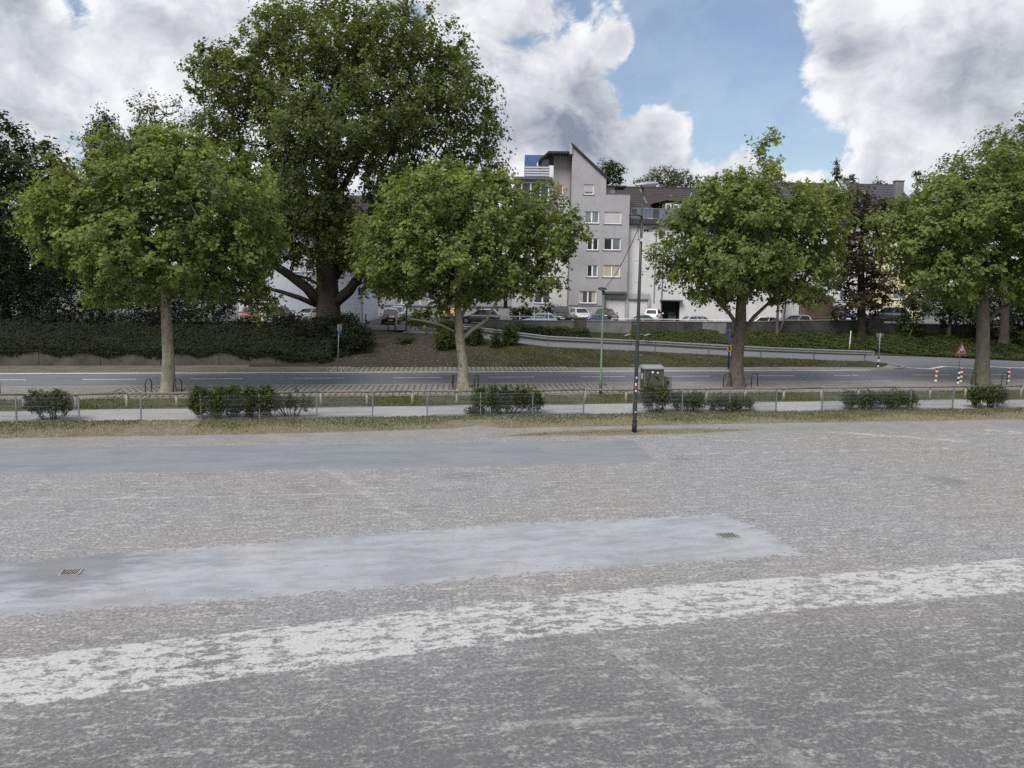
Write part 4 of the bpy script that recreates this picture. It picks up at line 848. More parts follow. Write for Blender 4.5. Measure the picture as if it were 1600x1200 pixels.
def window(parent, h, y, cols=2, glass='glass_dark', sill=True, behind=None, frame='white_plastic', fr=.10, rowsplit=None, depth=.10, panes=None):
    a, b, c, d = h; yy = y+depth; m = MB(); m.box(a, b, yy, yy+.06, c, c+fr); m.box(a, b, yy, yy+.06, d-fr, d); w = (b-a)
    m.box(a, a+fr, yy, yy+.06, c+fr, d-fr); m.box(b-fr, b, yy, yy+.06, c+fr, d-fr)
    for k in range(1, cols): x = a+w*k/cols; m.box(x-fr*.8, x+fr*.8, yy, yy+.06, c+fr, d-fr)
    wn = m.build('window', frame, parent)
    for k in range(cols):
        xa = a+w*k/cols+(fr if k == 0 else fr*.8); xb = a+w*(k+1)/cols-(fr if k == cols-1 else fr*.8); gm = glass if panes is None else panes[k]
        MB().box(xa, xb, yy+.03, yy+.045, c+fr, d-fr).build('pane', gm, wn)
    if behind:
        for (fa, fb, mt) in behind: MB().box(a+w*fa, a+w*fb, yy+.028, yy+.033, c+fr, d-fr).build('curtain', mt, wn)
    if sill: MB().box(a-.06, b+.06, y-.07, yy, c-.06, c-.005).build('sill', 'frame_grey', wn)
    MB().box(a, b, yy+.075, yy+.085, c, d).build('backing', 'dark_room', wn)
    return wn
def roof_slope(parent, name, x0, x1, y0, z0, y1, z1, n, mat, th=.06, xe0=None, xe1=None):
    """roof plane laid in n overlapping tile courses (each its own piece) on a deck"""
    xe0 = x0 if xe0 is None else xe0; xe1 = x1 if xe1 is None else xe1
    d = MB().raw([(x0, y0, z0-.08), (x1, y0, z0-.08), (xe1, y1, z1-.08), (xe0, y1, z1-.08)], [(0, 1, 2, 3)]).build(name, 'roof_dark', parent)
    for k in range(n):
        ta, tb = k/n, (k+1)/n+.012; L = lambda a, b, t: a+(b-a)*t
        xa0, xa1, xb0, xb1 = L(x0, xe0, ta), L(x1, xe1, ta), L(x0, xe0, tb), L(x1, xe1, tb); ya, yb, za, zb = L(y0, y1, ta), L(y0, y1, tb), L(z0, z1, ta), L(z0, z1, tb)
        MB().raw([(xa0, ya, za), (xa1, ya, za), (xb1, yb, zb-.03), (xb0, yb, zb-.03), (xa0, ya, za+th), (xa1, ya, za+th), (xb1, yb, zb+.012), (xb0, yb, zb+.012)], [(0, 1, 5, 4), (4, 5, 6, 7), (1, 2, 6, 5), (3, 0, 4, 7), (2, 3, 7, 6)]).build('tile_course', mat, d)
    return d

# grey apartment block ------------------------------------------------------
DA = 89.0
A = empty('apartment_block', W(0, DA, 0), -YAW); tag(A, 'tall grey rendered apartment block with steep gable and stacked windows', 'building')
X = lambda px, py=440, off=0: lz(px, py, DA+off)[0]
Zp = lambda py, px=930, off=0: lz(px, py, DA+off)[1]
def hole(x0, x1, y0, y1, off=0):
    cx = (x0+x1)/2; cyy = (y0+y1)/2
    return (lz(x0, cyy, DA+off)[0], lz(x1, cyy, DA+off)[0], lz(cx, y1, DA+off)[1], lz(cx, y0, DA+off)[1])
xl, xr_, xg = X(889.5), X(980), lz(947, 300, DA)[0]
# upper storeys lean nothing: take the mean sight line for each floor
wins = [hole(913, 936, 330, 349), hole(944, 971, 331, 350), hole(917, 935, 372, 391), hole(943, 970, 372, 391), hole(917, 934, 414, 433), hole(942, 969, 414, 433)]
wtop = hole(912, 928, 288, 304); wlow = hole(905, 932, 454, 474)
zb, zc, zd, za = Zp(455), Zp(307), Zp(284), Zp(229, 897)
wall_grid(A, 'wall', xl, xr_, zb, zc, 0, wins, 'render_grey', .16)
wall_grid(A, 'wall', xl, xg, zc, zd, 0, [wtop], 'render_grey', .16)
MB().raw([(xl, 0, zd), (xg, 0, zd), (xg, 0, Zp(279, 947)), (xl, 0, za)], [(0, 1, 2, 3)]).build('gable', 'render_grey', A)
MB().box(xg, xr_, 0, .3, zc+.002, Zp(303, 965)).build('parapet', 'render_grey', A); MB().box(xg-.02, xr_+.06, -.06, .36, Zp(303, 965), Zp(303, 965)+.07).build('parapet_cap', 'frame_grey', A)
MB().raw([(xr_, 0, zb), (xr_, 11, zb), (xr_, 11, zc), (xr_, 0, zc), (xg, 0, zc+.003), (xr_, 0.3, zc+.003), (xr_, 11, zc+.003), (xg, 11, zc+.003)], [(0, 1, 2, 3), (4, 5, 6, 7)]).build('side_wall', 'render_grey', A)
MB().raw([(xg, 0, zc), (xg, 11, zc), (xg, 11, Zp(279, 947)), (xg, 0, Zp(279, 947)), (xl, 0, 1.7), (xl, 11, 1.7), (xl, 11, za), (xl, 0, za)], [(0, 1, 2, 3), (4, 7, 6, 5)]).build('side_wall', 'render_grey', A)
m = MB(); z0_, z1_ = za+.02, Zp(279, 947); dxr = .45
m.raw([(xl-.12, -.25, z0_+.1), (xg+dxr, -.25, z1_-.35), (xg+dxr, 11, z1_-.35), (xl-.12, 11, z0_+.1), (xl-.12, -.25, z0_+.38), (xg+dxr, -.25, z1_-.10), (xg+dxr, 11, z1_-.10), (xl-.12, 11, z0_+.38)], [(3, 2, 1, 0), (4, 5, 6, 7), (0, 1, 5, 4), (1, 2, 6, 5), (2, 3, 7, 6), (3, 0, 4, 7)]); m.build('roof', 'roof_dark', A)
MB().box(xl-.35, xl-.02, -.2, 11, Zp(241, 893), za+.25).build('ridge_wall', 'render_grey', A)
xa_, xb_ = X(945), X(980)
wall_grid(A, 'ground_floor_wall', xl, xa_, 1.7, zb-.002, 0.0, [wlow], 'render_grey', .16)
MB().box(xl-.02, xa_+.0, -.035, -.002, Zp(478.5, 915), Zp(477, 915)).build('string_course', 'frame_grey', A)
MB().box(xa_, xr_+.02, 0.02, .7, zb-.22, zb-.003).build('bay_soffit', 'frame_grey', A)
gz = Zp(468, 960, .6); gtop = zb-.22
g1 = (lz(947, 480, DA+.6)[0], lz(977, 480, DA+.6)[0], 1.6, gz); g2 = (lz(982, 480, DA+.6)[0], lz(1012, 480, DA+.6)[0], 1.6, gz)
wall_grid(A, 'garage_wall', xa_, X(1018), 1.6, gtop, .6, [g1, g2], 'render_grey', .22)
for h in (g1, g2):
    gd = MB().box(h[0], h[1], .80, .84, h[2], h[3]).build('garage_door', 'garage_white', A)
    n = 7
    for k in range(n): xk = h[0]+(h[1]-h[0])*k/n; MB().box(xk+.02, xk+(h[1]-h[0])/n-.02, .785, .80, h[2]+.05, h[3]-.06).build('door_panel', 'garage_white', gd)
    MB().box(h[0]-.08, h[1]+.08, .57, .60, h[3], h[3]+.12).build('lintel', 'frame_grey', gd)
window(A, wins[0], 0, 2, 'glass_pale'); w_ = window(A, wins[1], 0, 1, 'shutter'); a_, b_, c_, d_ = wins[1]
for k in range(9): zk = c_+.08+(d_-c_-.16)*k/9; MB().box(a_+.08, b_-.08, .10, .128, zk, zk+(d_-c_-.16)/9-.012).build('slat', 'shutter', w_)
window(A, wins[2], 0, 2, 'glass_dark'); window(A, wins[3], 0, 2, 'glass_dark', panes=['glass_dark', 'glass_pale']); window(A, wins[4], 0, 2, panes=['glass_dark', 'glass_pale']); window(A, wins[5], 0, 2, behind=[(.04, .44, 'curtain'), (.56, .96, 'curtain')]); window(A, wlow, 0, 2, behind=[(.05, .22, 'curtain'), (.72, .95, 'curtain')])
w_ = window(A, wtop, 0, 1, 'glass_pale'); a_, b_, c_, d_ = wtop
for k in range(6): zk = d_-.1-(k+1)*.11; MB().box(a_+.08, b_-.08, .10, .125, zk, zk+.085).build('slat', 'shutter', w_)
# recessed stair tower left of the gable
xw0 = X(862); off = 1.3; rz_ = lz(875, 243, DA+off)[1]
wred = hole(868, 880, 289, 306, off); wl2 = hole(862.5, 877, 413, 432, off); wl3 = hole(840, 858, 413, 432, off); wl4 = hole(835, 860, 455, 474, off)
wall_grid(A, 'wall', xw0, xl, lz(875, 312, DA+off)[1], rz_, off, [wred], 'render_beige', .16); wall_grid(A, 'wall', X(800), xl, 1.7, lz(875, 312, DA+off)[1]-.002, off, [wl3, wl4], 'render_light', .16)
window(A, wred, off, 1, 'blind_red'); window(A, wl3, off, 2); window(A, wl4, off, 2)
MB().box(xl-.1, xl-.02, off-.1, off-.02, 1.8, rz_-.3).build('downpipe', 'galv_dull', A)
MB().box(X(857, 240), xl-.36, -.3, 9, rz_, rz_+.22).build('roof', 'roof_dark', A)
m = MB(); xq0, xq1 = lz(842, 250, DA)[0], lz(857, 240, DA)[0]; zq0, zq1 = lz(842, 250, DA)[1], rz_+.22
m.raw([(xq0, -.3, zq0-.2), (xq1, -.3, zq1-.22), (xq1, 8, zq1-.22), (xq0, 8, zq0-.2), (xq0, -.3, zq0), (xq1, -.3, zq1), (xq1, 8, zq1), (xq0, 8, zq0)], [(3, 2, 1, 0), (4, 5, 6, 7), (0, 1, 5, 4), (3, 0, 4, 7), (2, 3, 7, 6)]); m.build('roof', 'roof_dark', A)
for k in range(8): xk = X(858, 240)+.3*k; MB().box(xk, xk+.08, -.28, .2, rz_-.12, rz_-.002).build('rafter', 'wood_dark', A)
# glazed balcony storey and roof terrace on the left
zs0, zs1 = lz(830, 281, DA)[1], lz(830, 277, DA)[1]; xs0, xs1 = X(802, 280), X(863.5, 280)
MB().box(xs0, xs1, -.5, 7, zs0, zs1).build('terrace_slab', 'frame_grey', A)
wall_grid(A, 'wall', xs0, xw0, lz(830, 312, DA+off)[1], zs0, 2.6, [], 'render_beige', .1)
MB().box(X(857.5, 300), xw0+.02, .2, 2.6, lz(830, 312, DA+off)[1], zs0-.005).build('wall', 'render_beige', A)
gx0, gx1 = X(803, 300), X(858, 300); gz0, gz1 = lz(830, 312, DA)[1], lz(830, 286, DA)[1]
wg = MB(); 
for px in (803, 815, 829, 844, 857): xk = X(px, 300); wg.box(xk-.07, xk+.07, .0, .09, gz0, gz1)
wg.box(gx0, gx1, .0, .09, gz1, gz1+.10); wg.box(gx0, gx1, .0, .09, gz0-.1, gz0); wgo = wg.build('glazed_balcony', 'white_plastic', A)
for (a_, b_) in ((803, 815), (815, 829), (829, 844), (844, 857)): MB().box(X(a_, 300)+.07, X(b_, 300)-.07, .03, .05, gz0, gz1).build('pane', 'glass_dark', wgo)
MB().box(gx0-.3, gx1+.3, -.1, 1.29, gz1+.1, zs0-.003).build('balcony_lintel', 'render_beige', A)
t = MB()
for k in range(4): zk = zs1+.1+k*.27; MB().box(lz(820, 270, DA)[0], lz(858.5, 270, DA)[0], -.42, -.36, zk, zk+.16).build('railing_slat', 'shutter', A)
for px in (820, 832, 845, 858): xk = lz(px, 270, DA)[0]; MB().box(xk-.03, xk+.03, -.36, -.31, zs1, zs1+1.1).build('railing_post', 'frame_grey', A)
MB().box(lz(820, 260, DA+3)[0], lz(852, 260, DA+3)[0], 3.0, 7, zs1+.0, lz(830, 242, DA+3)[1]).build('penthouse', 'render_navy', A)
MB().box(lz(846, 256, DA+1)[0], lz(858, 256, DA+1)[0], 1.0, 1.06, zs1, lz(850, 249, DA+1)[1]).build('glass_screen', 'glass_pale', A)
o = MB().tube([(0, 0, 0), (0, -.05, 0)], .24, 14).build('satellite_dish', 'white_plastic', A); o.location = (lz(842, 257, DA+2.6)[0], 2.6, lz(842, 257, DA+2.6)[1]); MB().tube([(0, .02, 0), (0, .4, -.1)], .03, 6).build('dish_arm', 'galv_dull', o)
MB().box(xg+.3, xg+1.2, 2.5, 5, zc-.3, Zp(288, 960)).build('roof_hut', 'render_grey', A); MB().box(xg+.25, xg+2.5, 2.2, 5.3, Zp(288, 960), Zp(288, 960)+.14).build('hut_roof', 'roof_dark', A)

# lighter house with brown tiled roof --------------------------------------
B = empty('tiled_house', W(0, DA, 0), -YAW); tag(B, 'pale rendered house with dark brown tiled roof and glazed roof terrace', 'building')
ob = .9; bx0, bx1 = xr_+.05, lz(1225, 420, DA+ob)[0]; ze = lz(1040, 352, DA+ob)[1]; zr = lz(1030, 294, DA+8)[1]
ent = (lz(1033, 485, DA+ob)[0], lz(1062, 485, DA+ob)[0], 1.7, lz(1045, 470, DA+ob)[1])
wB = [(lz(a_, y1, DA+ob)[0], lz(b_, y1, DA+ob)[0], lz(1100, y1, DA+ob)[1], lz(1100, y0, DA+ob)[1]) for a_, b_, y0, y1 in ((1085, 1105, 372, 391), (1125, 1145, 372, 391), (1085, 1105, 414, 433), (1125, 1145, 414, 433), (1165, 1185, 372, 391), (1165, 1185, 414, 433))]
wall_grid(B, 'wall', X(1018), bx1, 1.7, gtop, ob, [ent], 'render_light', .2); wall_grid(B, 'wall', bx0, bx1, gtop+.002, ze, ob, wB, 'render_light', .2)
for h in wB: window(B, h, ob, 2)
MB().box(ent[0], ent[1], ob+1.6, ob+1.65, 1.7, ent[3]).build('entrance_back', 'dark_room', B); MB().box(ent[0], ent[0]+.04, ob+.2, ob+1.6, 1.7, ent[3]).build('entrance_side', 'dark_room', B); MB().box(ent[1]-.04, ent[1], ob+.2, ob+1.6, 1.7, ent[3]).build('entrance_side', 'dark_room', B)
for k in range(6): MB().box(ent[0]+1.0, ent[0]+1.9, ob+.5+k*.18, ob+.68+k*.18, 1.75+k*.2, 1.95+k*.2).build('stair', 'frame_grey', B)
MB().box(ent[0]-.2, ent[1]+.2, ob-.7, ob, ent[3], ent[3]+.12).build('entrance_canopy', 'frame_grey', B)
xp = lz(1023.5, 400, DA+ob)[0]; MB().box(xp, xp+.09, ob-.1, ob-.01, 4, ze).build('downpipe', 'galv', B); xp = lz(1034, 440, DA+ob)[0]; MB().box(xp, xp+.1, ob-.1, ob-.01, 2.2, lz(1034, 395, DA+ob)[1]).build('downpipe', 'frame_grey', B)
MB().box(bx0, bx1+.2, ob-.45, ob+.3, ze, ze+.62).build('fascia', 'roof_dark', B)
for k in range(46):
    xk = bx0+.1+k*.36
    if xk < bx1: MB().box(xk, xk+.28, ob-.48, ob-.451, ze+.1, ze+.56).build('fascia_tile', 'tile_slate', B)
rb = roof_slope(B, 'roof', bx0-3.0, bx1+.2, ob+.3, ze+.64, 8, zr, 16, 'tile_brown', .07)
m = MB().bar((bx0-3, 8.02, zr+.05), (bx1+.2, 8.02, zr+.05), .3, .16).build('ridge', 'tile_brown', rb)
MB().raw([(bx0-3, 8.05, zr), (bx1+.2, 8.05, zr), (bx1+.2, 15, ze), (bx0-3, 15, ze)], [(0, 1, 2, 3)]).build('roof_back', 'tile_brown', B)
def on_roof(py, px): # depth offset on the slope at that sight line
    for yo in np.linspace(ob+.3, 8, 60):
        if lz(px, py, DA+yo)[1] <= ze+.64+(zr-ze-.64)*(yo-ob-.3)/(8-ob-.3): return yo
    return 8
# glazed terrace at the eaves
gx = [lz(px, 335, DA+ob)[0] for px in (986, 996, 1006, 1019, 1031, 1042, 1055, 1067)]; g0, g1_ = ze+.63, lz(1030, 327, DA+ob)[1]
gl = MB()
for x in gx: gl.box(x-.05, x+.05, ob-.1, ob-.02, g0, g1_)
gl.box(gx[0], gx[-1], ob-.1, ob-.02, g1_, g1_+.09); gl.box(gx[0], gx[-1], ob-.1, ob-.02, g0+.0, g0+.08); glo = gl.build('glazed_terrace', 'galv_dull', B)
for i in range(len(gx)-1): MB().box(gx[i]+.05, gx[i+1]-.05, ob-.07, ob-.05, g0+.08, g1_).build('pane', 'glass_blue' if i % 3 else 'glass_dark', glo)
for i in (3, 7):
    x = gx[i]; MB().raw([(x-.5, ob-.3, g0), (x+.1, ob-.3, g0), (x-.1, ob+2, g1_+.3), (x-.7, ob+2, g1_+.3)], [(0, 1, 2, 3)]).build('flashing', 'sheet_metal', glo)
yd = on_roof(333, 1048); dx0, dx1 = lz(1022, 325, DA+yd)[0], lz(1071, 325, DA+yd)[0]; dz0, dz1 = lz(1048, 335, DA+yd)[1], lz(1048, 315, DA+yd)[1]
h1 = (lz(1040, 322, DA+yd)[0], lz(1049, 322, DA+yd)[0], lz(1045, 327.5, DA+yd)[1], lz(1045, 318, DA+yd)[1]); h2 = (lz(1051.5, 324, DA+yd)[0], lz(1069, 324, DA+yd)[0], lz(1060, 331, DA+yd)[1], lz(1060, 319, DA+yd)[1])
dm = MB().box(dx0+.9, dx1, yd+.12, yd+4, dz0, dz1).build('dormer', 'tile_slate', B); window(B, h1, yd, 1, 'glass_pale', False, depth=.0); window(B, h2, yd, 2, 'glass_pale', False, depth=.0)
MB().raw([(dx0-.2, yd-.2, dz1-.25), (dx0+1.3, yd-.2, dz1+.12), (dx0+1.3, yd+4.5, dz1+.12), (dx0-.2, yd+4.5, dz1-.25), (dx0+1.3, yd-.2, dz1+.12), (dx1+.25, yd-.2, dz1+.02), (dx1+.25, yd+4.5, dz1+.05), (dx0+1.3, yd+4.5, dz1+.12)], [(0, 1, 2, 3), (4, 5, 6, 7)]).build('dormer_roof', 'roof_dark', dm)
for (pa, pb, qa, qb) in ((1000, 1010, 298, 320), (1070, 1081, 330, 303)):
    a = on_roof(qa, pa); b = on_roof(qb, pb); A1 = (lz(pa, qa, DA+a)[0], a, lz(pa, qa, DA+a)[1]+.12); B1 = (lz(pb, qb, DA+b)[0], b, lz(pb, qb, DA+b)[1]+.12); MB().bar(A1, B1, .12, .16).build('verge_strip', 'galv', B)

# long house with slate roof on the right ------------------------------------
DC = 93.0
Cb = empty('slate_roof_house', W(0, DC, 0), -YAW); tag(Cb, 'long house with slate coloured tiled roof and several chimneys behind the right trees', 'building')
CX = lambda px, py, off=0: lz(px, py, DC+off)
cx0, cx1 = CX(1212, 400)[0], CX(1448, 400)[0]; cze = CX(1380, 352)[1]; czr = CX(1380, 289.5, 9)[1]; split = CX(1362, 450)[0]
hw = [(CX(a_, y1)[0], CX(b_, y1)[0], CX(a_, y1)[1], CX(a_, y0)[1]) for a_, b_, y0, y1 in ((1311, 1336, 453, 468), (1311, 1336, 410, 427), (1311, 1336, 366, 384), (1262, 1285, 453, 468), (1262, 1285, 410, 427))]
hc = [(CX(a_, y1)[0], CX(b_, y1)[0], CX(a_, y1)[1], CX(a_, y0)[1]) for a_, b_, y0, y1 in ((1395, 1415, 453, 468), (1395, 1415, 410, 427))]
wall_grid(Cb, 'wall', cx0, split, 1.9, cze, 0, hw, 'render_light', .18); wall_grid(Cb, 'wall', split+.01, cx1, 1.9, cze, 0, hc, 'render_cream', .18, 12)
for h in hw+hc: window(Cb, h, 0, 2, 'glass_pale')
MB().box(cx0, split, -.03, -.002, CX(1320, 473)[1], CX(1320, 472)[1]).build('string_course', 'frame_grey', Cb); xp = CX(1389, 450)[0]; MB().box(xp, xp+.12, -.12, -.01, 2.4, cze).build('downpipe', 'galv', Cb)
cr = roof_slope(Cb, 'roof', cx0-.2, cx1+.3, -.4, cze, 9, czr, 15, 'tile_slate', .12)
MB().bar((cx0, 9.05, czr+.05), (cx1+.3, 9.05, czr+.05), .3, .18).build('ridge', 'tile_slate', cr)
MB().raw([(cx0, 9.1, czr), (cx1+.3, 9.1, czr), (cx1+.3, 18, cze), (cx0, 18, cze)], [(0, 1, 2, 3)]).build('roof_back', 'tile_slate', Cb); MB().raw([(cx1, 0, cze), (cx1, 18, cze), (cx1, 9, czr)], [(0, 1, 2)]).build('gable_end', 'render_cream', Cb)
def c_roof(py, px):
    for yo in np.linspace(-.4, 9, 90):
        if CX(px, py, yo)[1] <= cze+(czr-cze)*(yo+.4)/9.4: return yo
    return 9
for (x0, x1, y0, y1) in ((1321, 1328, 281, 293), (1340, 1348.5, 291, 314), (1398, 1411, 283, 311), (1446, 1462, 285, 300)):
    yo = c_roof(y1, (x0+x1)/2); a_, b_ = CX(x0, y1, yo)[0], CX(x1, y1, yo)[0]; zt = CX(x0, y0, yo)[1]; zb_ = CX(x0, y1, yo)[1]
    ch = MB().box(a_, b_, yo, yo+.75, zb_-.8, zt).build('chimney', 'concrete_light', cr); MB().box(a_-.06, b_+.06, yo-.06, yo+.81, zt, zt+.09).build('chimney_cap', 'concrete_dark', ch)
a = c_roof(322, 1334); m = MB(); xa1, za1 = CX(1333, 322, a); xb1, zb1 = CX(1313, 287, 8.8); m.bar((xa1, a, za1+.25), (xb1, 8.8, zb1+.2), .5, .6).build('fire_wall', 'sheet_metal', cr); MB().bar((xa1-.45, a, za1+.15), (xb1-.5, 8.8, zb1+.1), .12, .3).build('flashing', 'white_plastic', cr)
yo = c_roof(310, 1354); x_, z_ = CX(1354, 310, yo); x2, z2 = CX(1349, 304, yo+1.0); sk = MB().raw([(x_-.3, yo, z_+.2), (x_+.42, yo, z_+.2), (x_+.1, yo+1.1, z_+1.05), (x_-.62, yo+1.1, z_+1.05)], [(0, 1, 2, 3)]).build('skylight', 'glass_pale', cr)
yo = c_roof(316, 1338); x_, z_ = CX(1336, 316, yo); MB().box(x_-.1, x_+.9, yo-.1, yo+.5, z_-.1, z_+.6).build('flashing', 'galv_dull', cr)
MB().tube([(CX(1341, 289, 9)[0], 9, czr), (CX(1341, 289, 9)[0], 9, czr+.75)], .03, 5).build('aerial', 'galv_dull', cr); MB().tube([(CX(1338.5, 289, 9)[0], 9, czr+.65), (CX(1343.5, 289, 9)[0], 9, czr+.65)], .02, 5).build('aerial', 'galv_dull', cr)
# pale blue house behind the huge tree ---------------------------------------
DD = 80.0
Db = empty('blue_house', W(0, DD, 0), -YAW); tag(Db, 'pale blue rendered house behind the huge plane tree', 'building')
DX = lambda px, py: lz(px, py, DD)
def dh(x0, x1, y0, y1): return (DX(x0, y1)[0], DX(x1, y1)[0], DX(x0, y1)[1], DX(x0, y0)[1])
dwin = [dh(397, 419, 449, 468), dh(454, 468, 405, 425), dh(478, 492, 405, 425), dh(533, 541, 468, 474), dh(397, 411, 405, 425), dh(520, 536, 405, 425), dh(440, 456, 449, 466)]
d0, d1, dz = DX(372, 450)[0], DX(567, 450)[0], 10.5
wall_grid(Db, 'wall', d0, d1, 1.7, dz, 0, dwin[:3]+dwin[4:6], 'render_blue', .2, 9)
for i, h in enumerate(dwin[:3]+dwin[4:6]):
    w_ = window(Db, h, 0, 1, 'glass_dark', True, [(.0, 1, 'wood_pale')] if i == 1 else None); a_, b_, c_, d_ = h
    for (q0, q1, q2, q3) in ((a_-.14, a_, c_-.1, d_+.14), (b_, b_+.14, c_-.1, d_+.14), (a_, b_, d_, d_+.14)): MB().box(q0, q1, -.03, -.002, q2, q3).build('surround', 'white_paint', w_)
roof_slope(Db, 'roof', d0-.3, d1+.3, -.5, dz, 4.5, dz+4, 10, 'tile_brown', .07)
MB().raw([(d0-.3, 4.5, dz+4), (d1+.3, 4.5, dz+4), (d1+.3, 9.5, dz), (d0-.3, 9.5, dz)], [(0, 1, 2, 3)]).build('roof_back', 'tile_brown', Db)
# wooden plank enclosure behind the third tree --------------------------------
DS = 83.0; s0, sz0 = lz(1258, 497, DS); s1, _ = lz(1300, 497, DS); st_ = lz(1280, 462, DS)[1]
t = empty('plank_shed', W(s0, DS, 0), -YAW); tag(t, 'brown wooden plank enclosure on a red sill behind the third tree', 'shed'); n = 13; wd = (s1-s0)/n; rr = random.Random(5)
for k in range(n):
    xk = wd*k; MB().box(xk, xk+wd-.02, rr.uniform(0, .015), .04, sz0+.12, st_+rr.uniform(-.03, .03)).build('plank', 'wood_brown', t); MB().box(xk, xk+wd-.02, 1.95, 1.98, sz0+.12, st_).build('plank', 'wood_brown', t)
for k in range(9): MB().box((s1-s0), (s1-s0)+.03, .05+k*.21, .05+k*.21+.19, sz0+.12, st_).build('plank', 'wood_brown', t)
MB().box(-.05, s1-s0+.05, -.05, 2.0, sz0-.25, sz0+.1).build('sill', 'rust', t); MB().box(-.08, s1-s0+.08, -.08, -.052, sz0+.04, sz0+.1).build('rail', 'galv', t)
MB().box(0, s1-s0, -.012, -.002, (sz0+st_)/2+.1, (sz0+st_)/2+.2).build('batten', 'wood_brown', t)

# ------------------------------------------------------------------ cars
def make_car(name, lat, dep, head, paint, kind, label, cat='car', z=None):
    """head: heading in the view frame, 0 = nose to the right, 90 = nose away from the camera"""
    K = dict(hatch=(4.05, 1.74, 1.46, .93, -.485, .20, -.36, .03), sedan=(4.55, 1.78, 1.43, .92, -.33, .19, -.20, .03), wagon=(4.6, 1.78, 1.47, .93, -.485, .18, -.42, .02), suv=(4.3, 1.82, 1.66, 1.04, -.485, .20, -.40, .05), mini=(3.5, 1.64, 1.53, .95, -.485, .24, -.38, .08), van=(5.1, 1.95, 2.2, 1.15, -.495, .34, -.485, .20))[kind]
    L, Wd, H, belt, cb0, cb1, rf0, rf1 = K; w = Wd/2; t = empty(name, W(lat, dep, ZT(lat) if z is None else z), -YAW+math.radians(head)); tag(t, label, cat, 'cars parked on the upper terrace')
    hood = belt-.16 if kind != 'van' else belt-.1
    tail = belt-.03 if kind == 'sedan' else belt
    S = [(-.5, .42, tail-.22, .86), (-.485, .30, tail-.06, .95), (-.44, .22, tail, .99), (-.30, .20, belt+.01, 1), (0, .20, belt, 1), (.18, .20, belt-.02, 1), (.26, .20, belt-.06, .99), (.36, .21, hood, .97), (.45, .24, hood-.10, .92), (.485, .30, hood-.2, .86), (.5, .40, hood-.32, .78)]
    vs = []; n = 10
    for (f, zb_, zt_, ws) in S:
        hw_ = w*ws; m_ = (zb_+zt_)/2
        vs += [(f*L, y, zz) for y, zz in ((-hw_*.86, zb_), (-hw_*.97, zb_+.10), (-hw_, m_), (-hw_*.985, zt_-.10), (-hw_*.90, zt_), (hw_*.90, zt_), (hw_*.985, zt_-.10), (hw_, m_), (hw_*.97, zb_+.10), (hw_*.86, zb_))]
    fs = [(i*n+k, i*n+(k+1) % n, (i+1)*n+(k+1) % n, (i+1)*n+k) for i in range(len(S)-1) for k in range(n)]+[tuple(range(n))[::-1], tuple(range((len(S)-1)*n, len(S)*n))]
    body = fix_normals(MB().raw(vs, fs).build('body', paint, t, True))
    # cabin
    zb_ = belt-.03; zr2 = H; bw, rw = w*.90, w*.70
    if kind == 'van': rw = w*.86
    Bq = [(cb0*L, zb_), (cb1*L, zb_)]; Rq = [(rf0*L, zr2-.05), (rf1*L, zr2-.05)]; rm = ((rf0*.6+rf1*.4)*L)
    vs = [(Bq[0][0], -bw*.93, zb_), (Bq[1][0], -bw*.95, zb_), (Bq[1][0], bw*.95, zb_), (Bq[0][0], bw*.93, zb_), (Rq[0][0], -rw, zr2-.08), (rm, -rw*1.02, zr2-.03), (Rq[1][0], -rw*.98, zr2-.07), (Rq[1][0], rw*.98, zr2-.07), (rm, rw*1.02, zr2-.03), (Rq[0][0], rw, zr2-.08), (Rq[0][0]+.05, 0, zr2-.02), (rm, 0, zr2+.02), (Rq[1][0]-.03, 0, zr2-.02)]
    fs = [(0, 1, 6, 5, 4), (2, 3, 9, 8, 7), (1, 2, 7, 12, 6), (3, 0, 4, 10, 9), (4, 5, 11, 10), (5, 6, 12, 11), (10, 11, 8, 9), (11, 12, 7, 8)]
    cab_ = fix_normals(MB().raw(vs, fs).build('cabin', paint, t)); bevel(cab_, .05, 2)
    V = [np.array(v) for v in vs]
    def pane(nm, q, ins=(.10, .90, .14, .90), o=.012):
        A_, B_, C_, D_ = [np.array(x, float) for x in q]; nrm = np.cross(B_-A_, D_-A_); nrm /= np.linalg.norm(nrm); u0, u1, v0, v1 = ins; P = lambda u, v: (A_*(1-u)+B_*u)*(1-v)+(D_*(1-u)+C_*u)*v
        pts = [P(u0, v0)+nrm*o, P(u1, v0)+nrm*o, P(u1, v1)+nrm*o, P(u0, v1)+nrm*o]; pts2 = [p_-nrm*.02 for p_ in pts]
        return MB().raw(pts+pts2, [(0, 1, 2, 3), (0, 4, 5, 1), (1, 5, 6, 2), (2, 6, 7, 3), (3, 7, 4, 0)]).build(nm, 'glass_car', t)
    pane('windscreen', (V[1], V[2], V[7], V[6]), (.07, .93, .10, .93)); pane('rear_window', (V[3], V[0], V[4], V[9]), (.10, .90, .16, .88))
    for (a_, b_, c_, d_, e_) in ((0, 1, 6, 5, 4), (3, 2, 7, 8, 9)):
        mid_b = V[a_]*.5+V[b_]*.5; mid_t = V[d_]; q1 = (V[a_], mid_b, mid_t, V[e_]); q2 = (mid_b, V[b_], V[c_], mid_t)
        if a_ == 3: q1 = (mid_b, V[a_], V[e_], mid_t); q2 = (V[b_], mid_b, mid_t, V[c_]); i1, i2 = (.06, .82, .16, .86), (.12, .94, .16, .86)
        else: i1, i2 = (.18, .94, .16, .86), (.06, .88, .16, .86)
        pane('side_window', q1, i1); pane('side_window', q2, i2)
    R_ = .33 if kind in ('suv', 'van') else .305
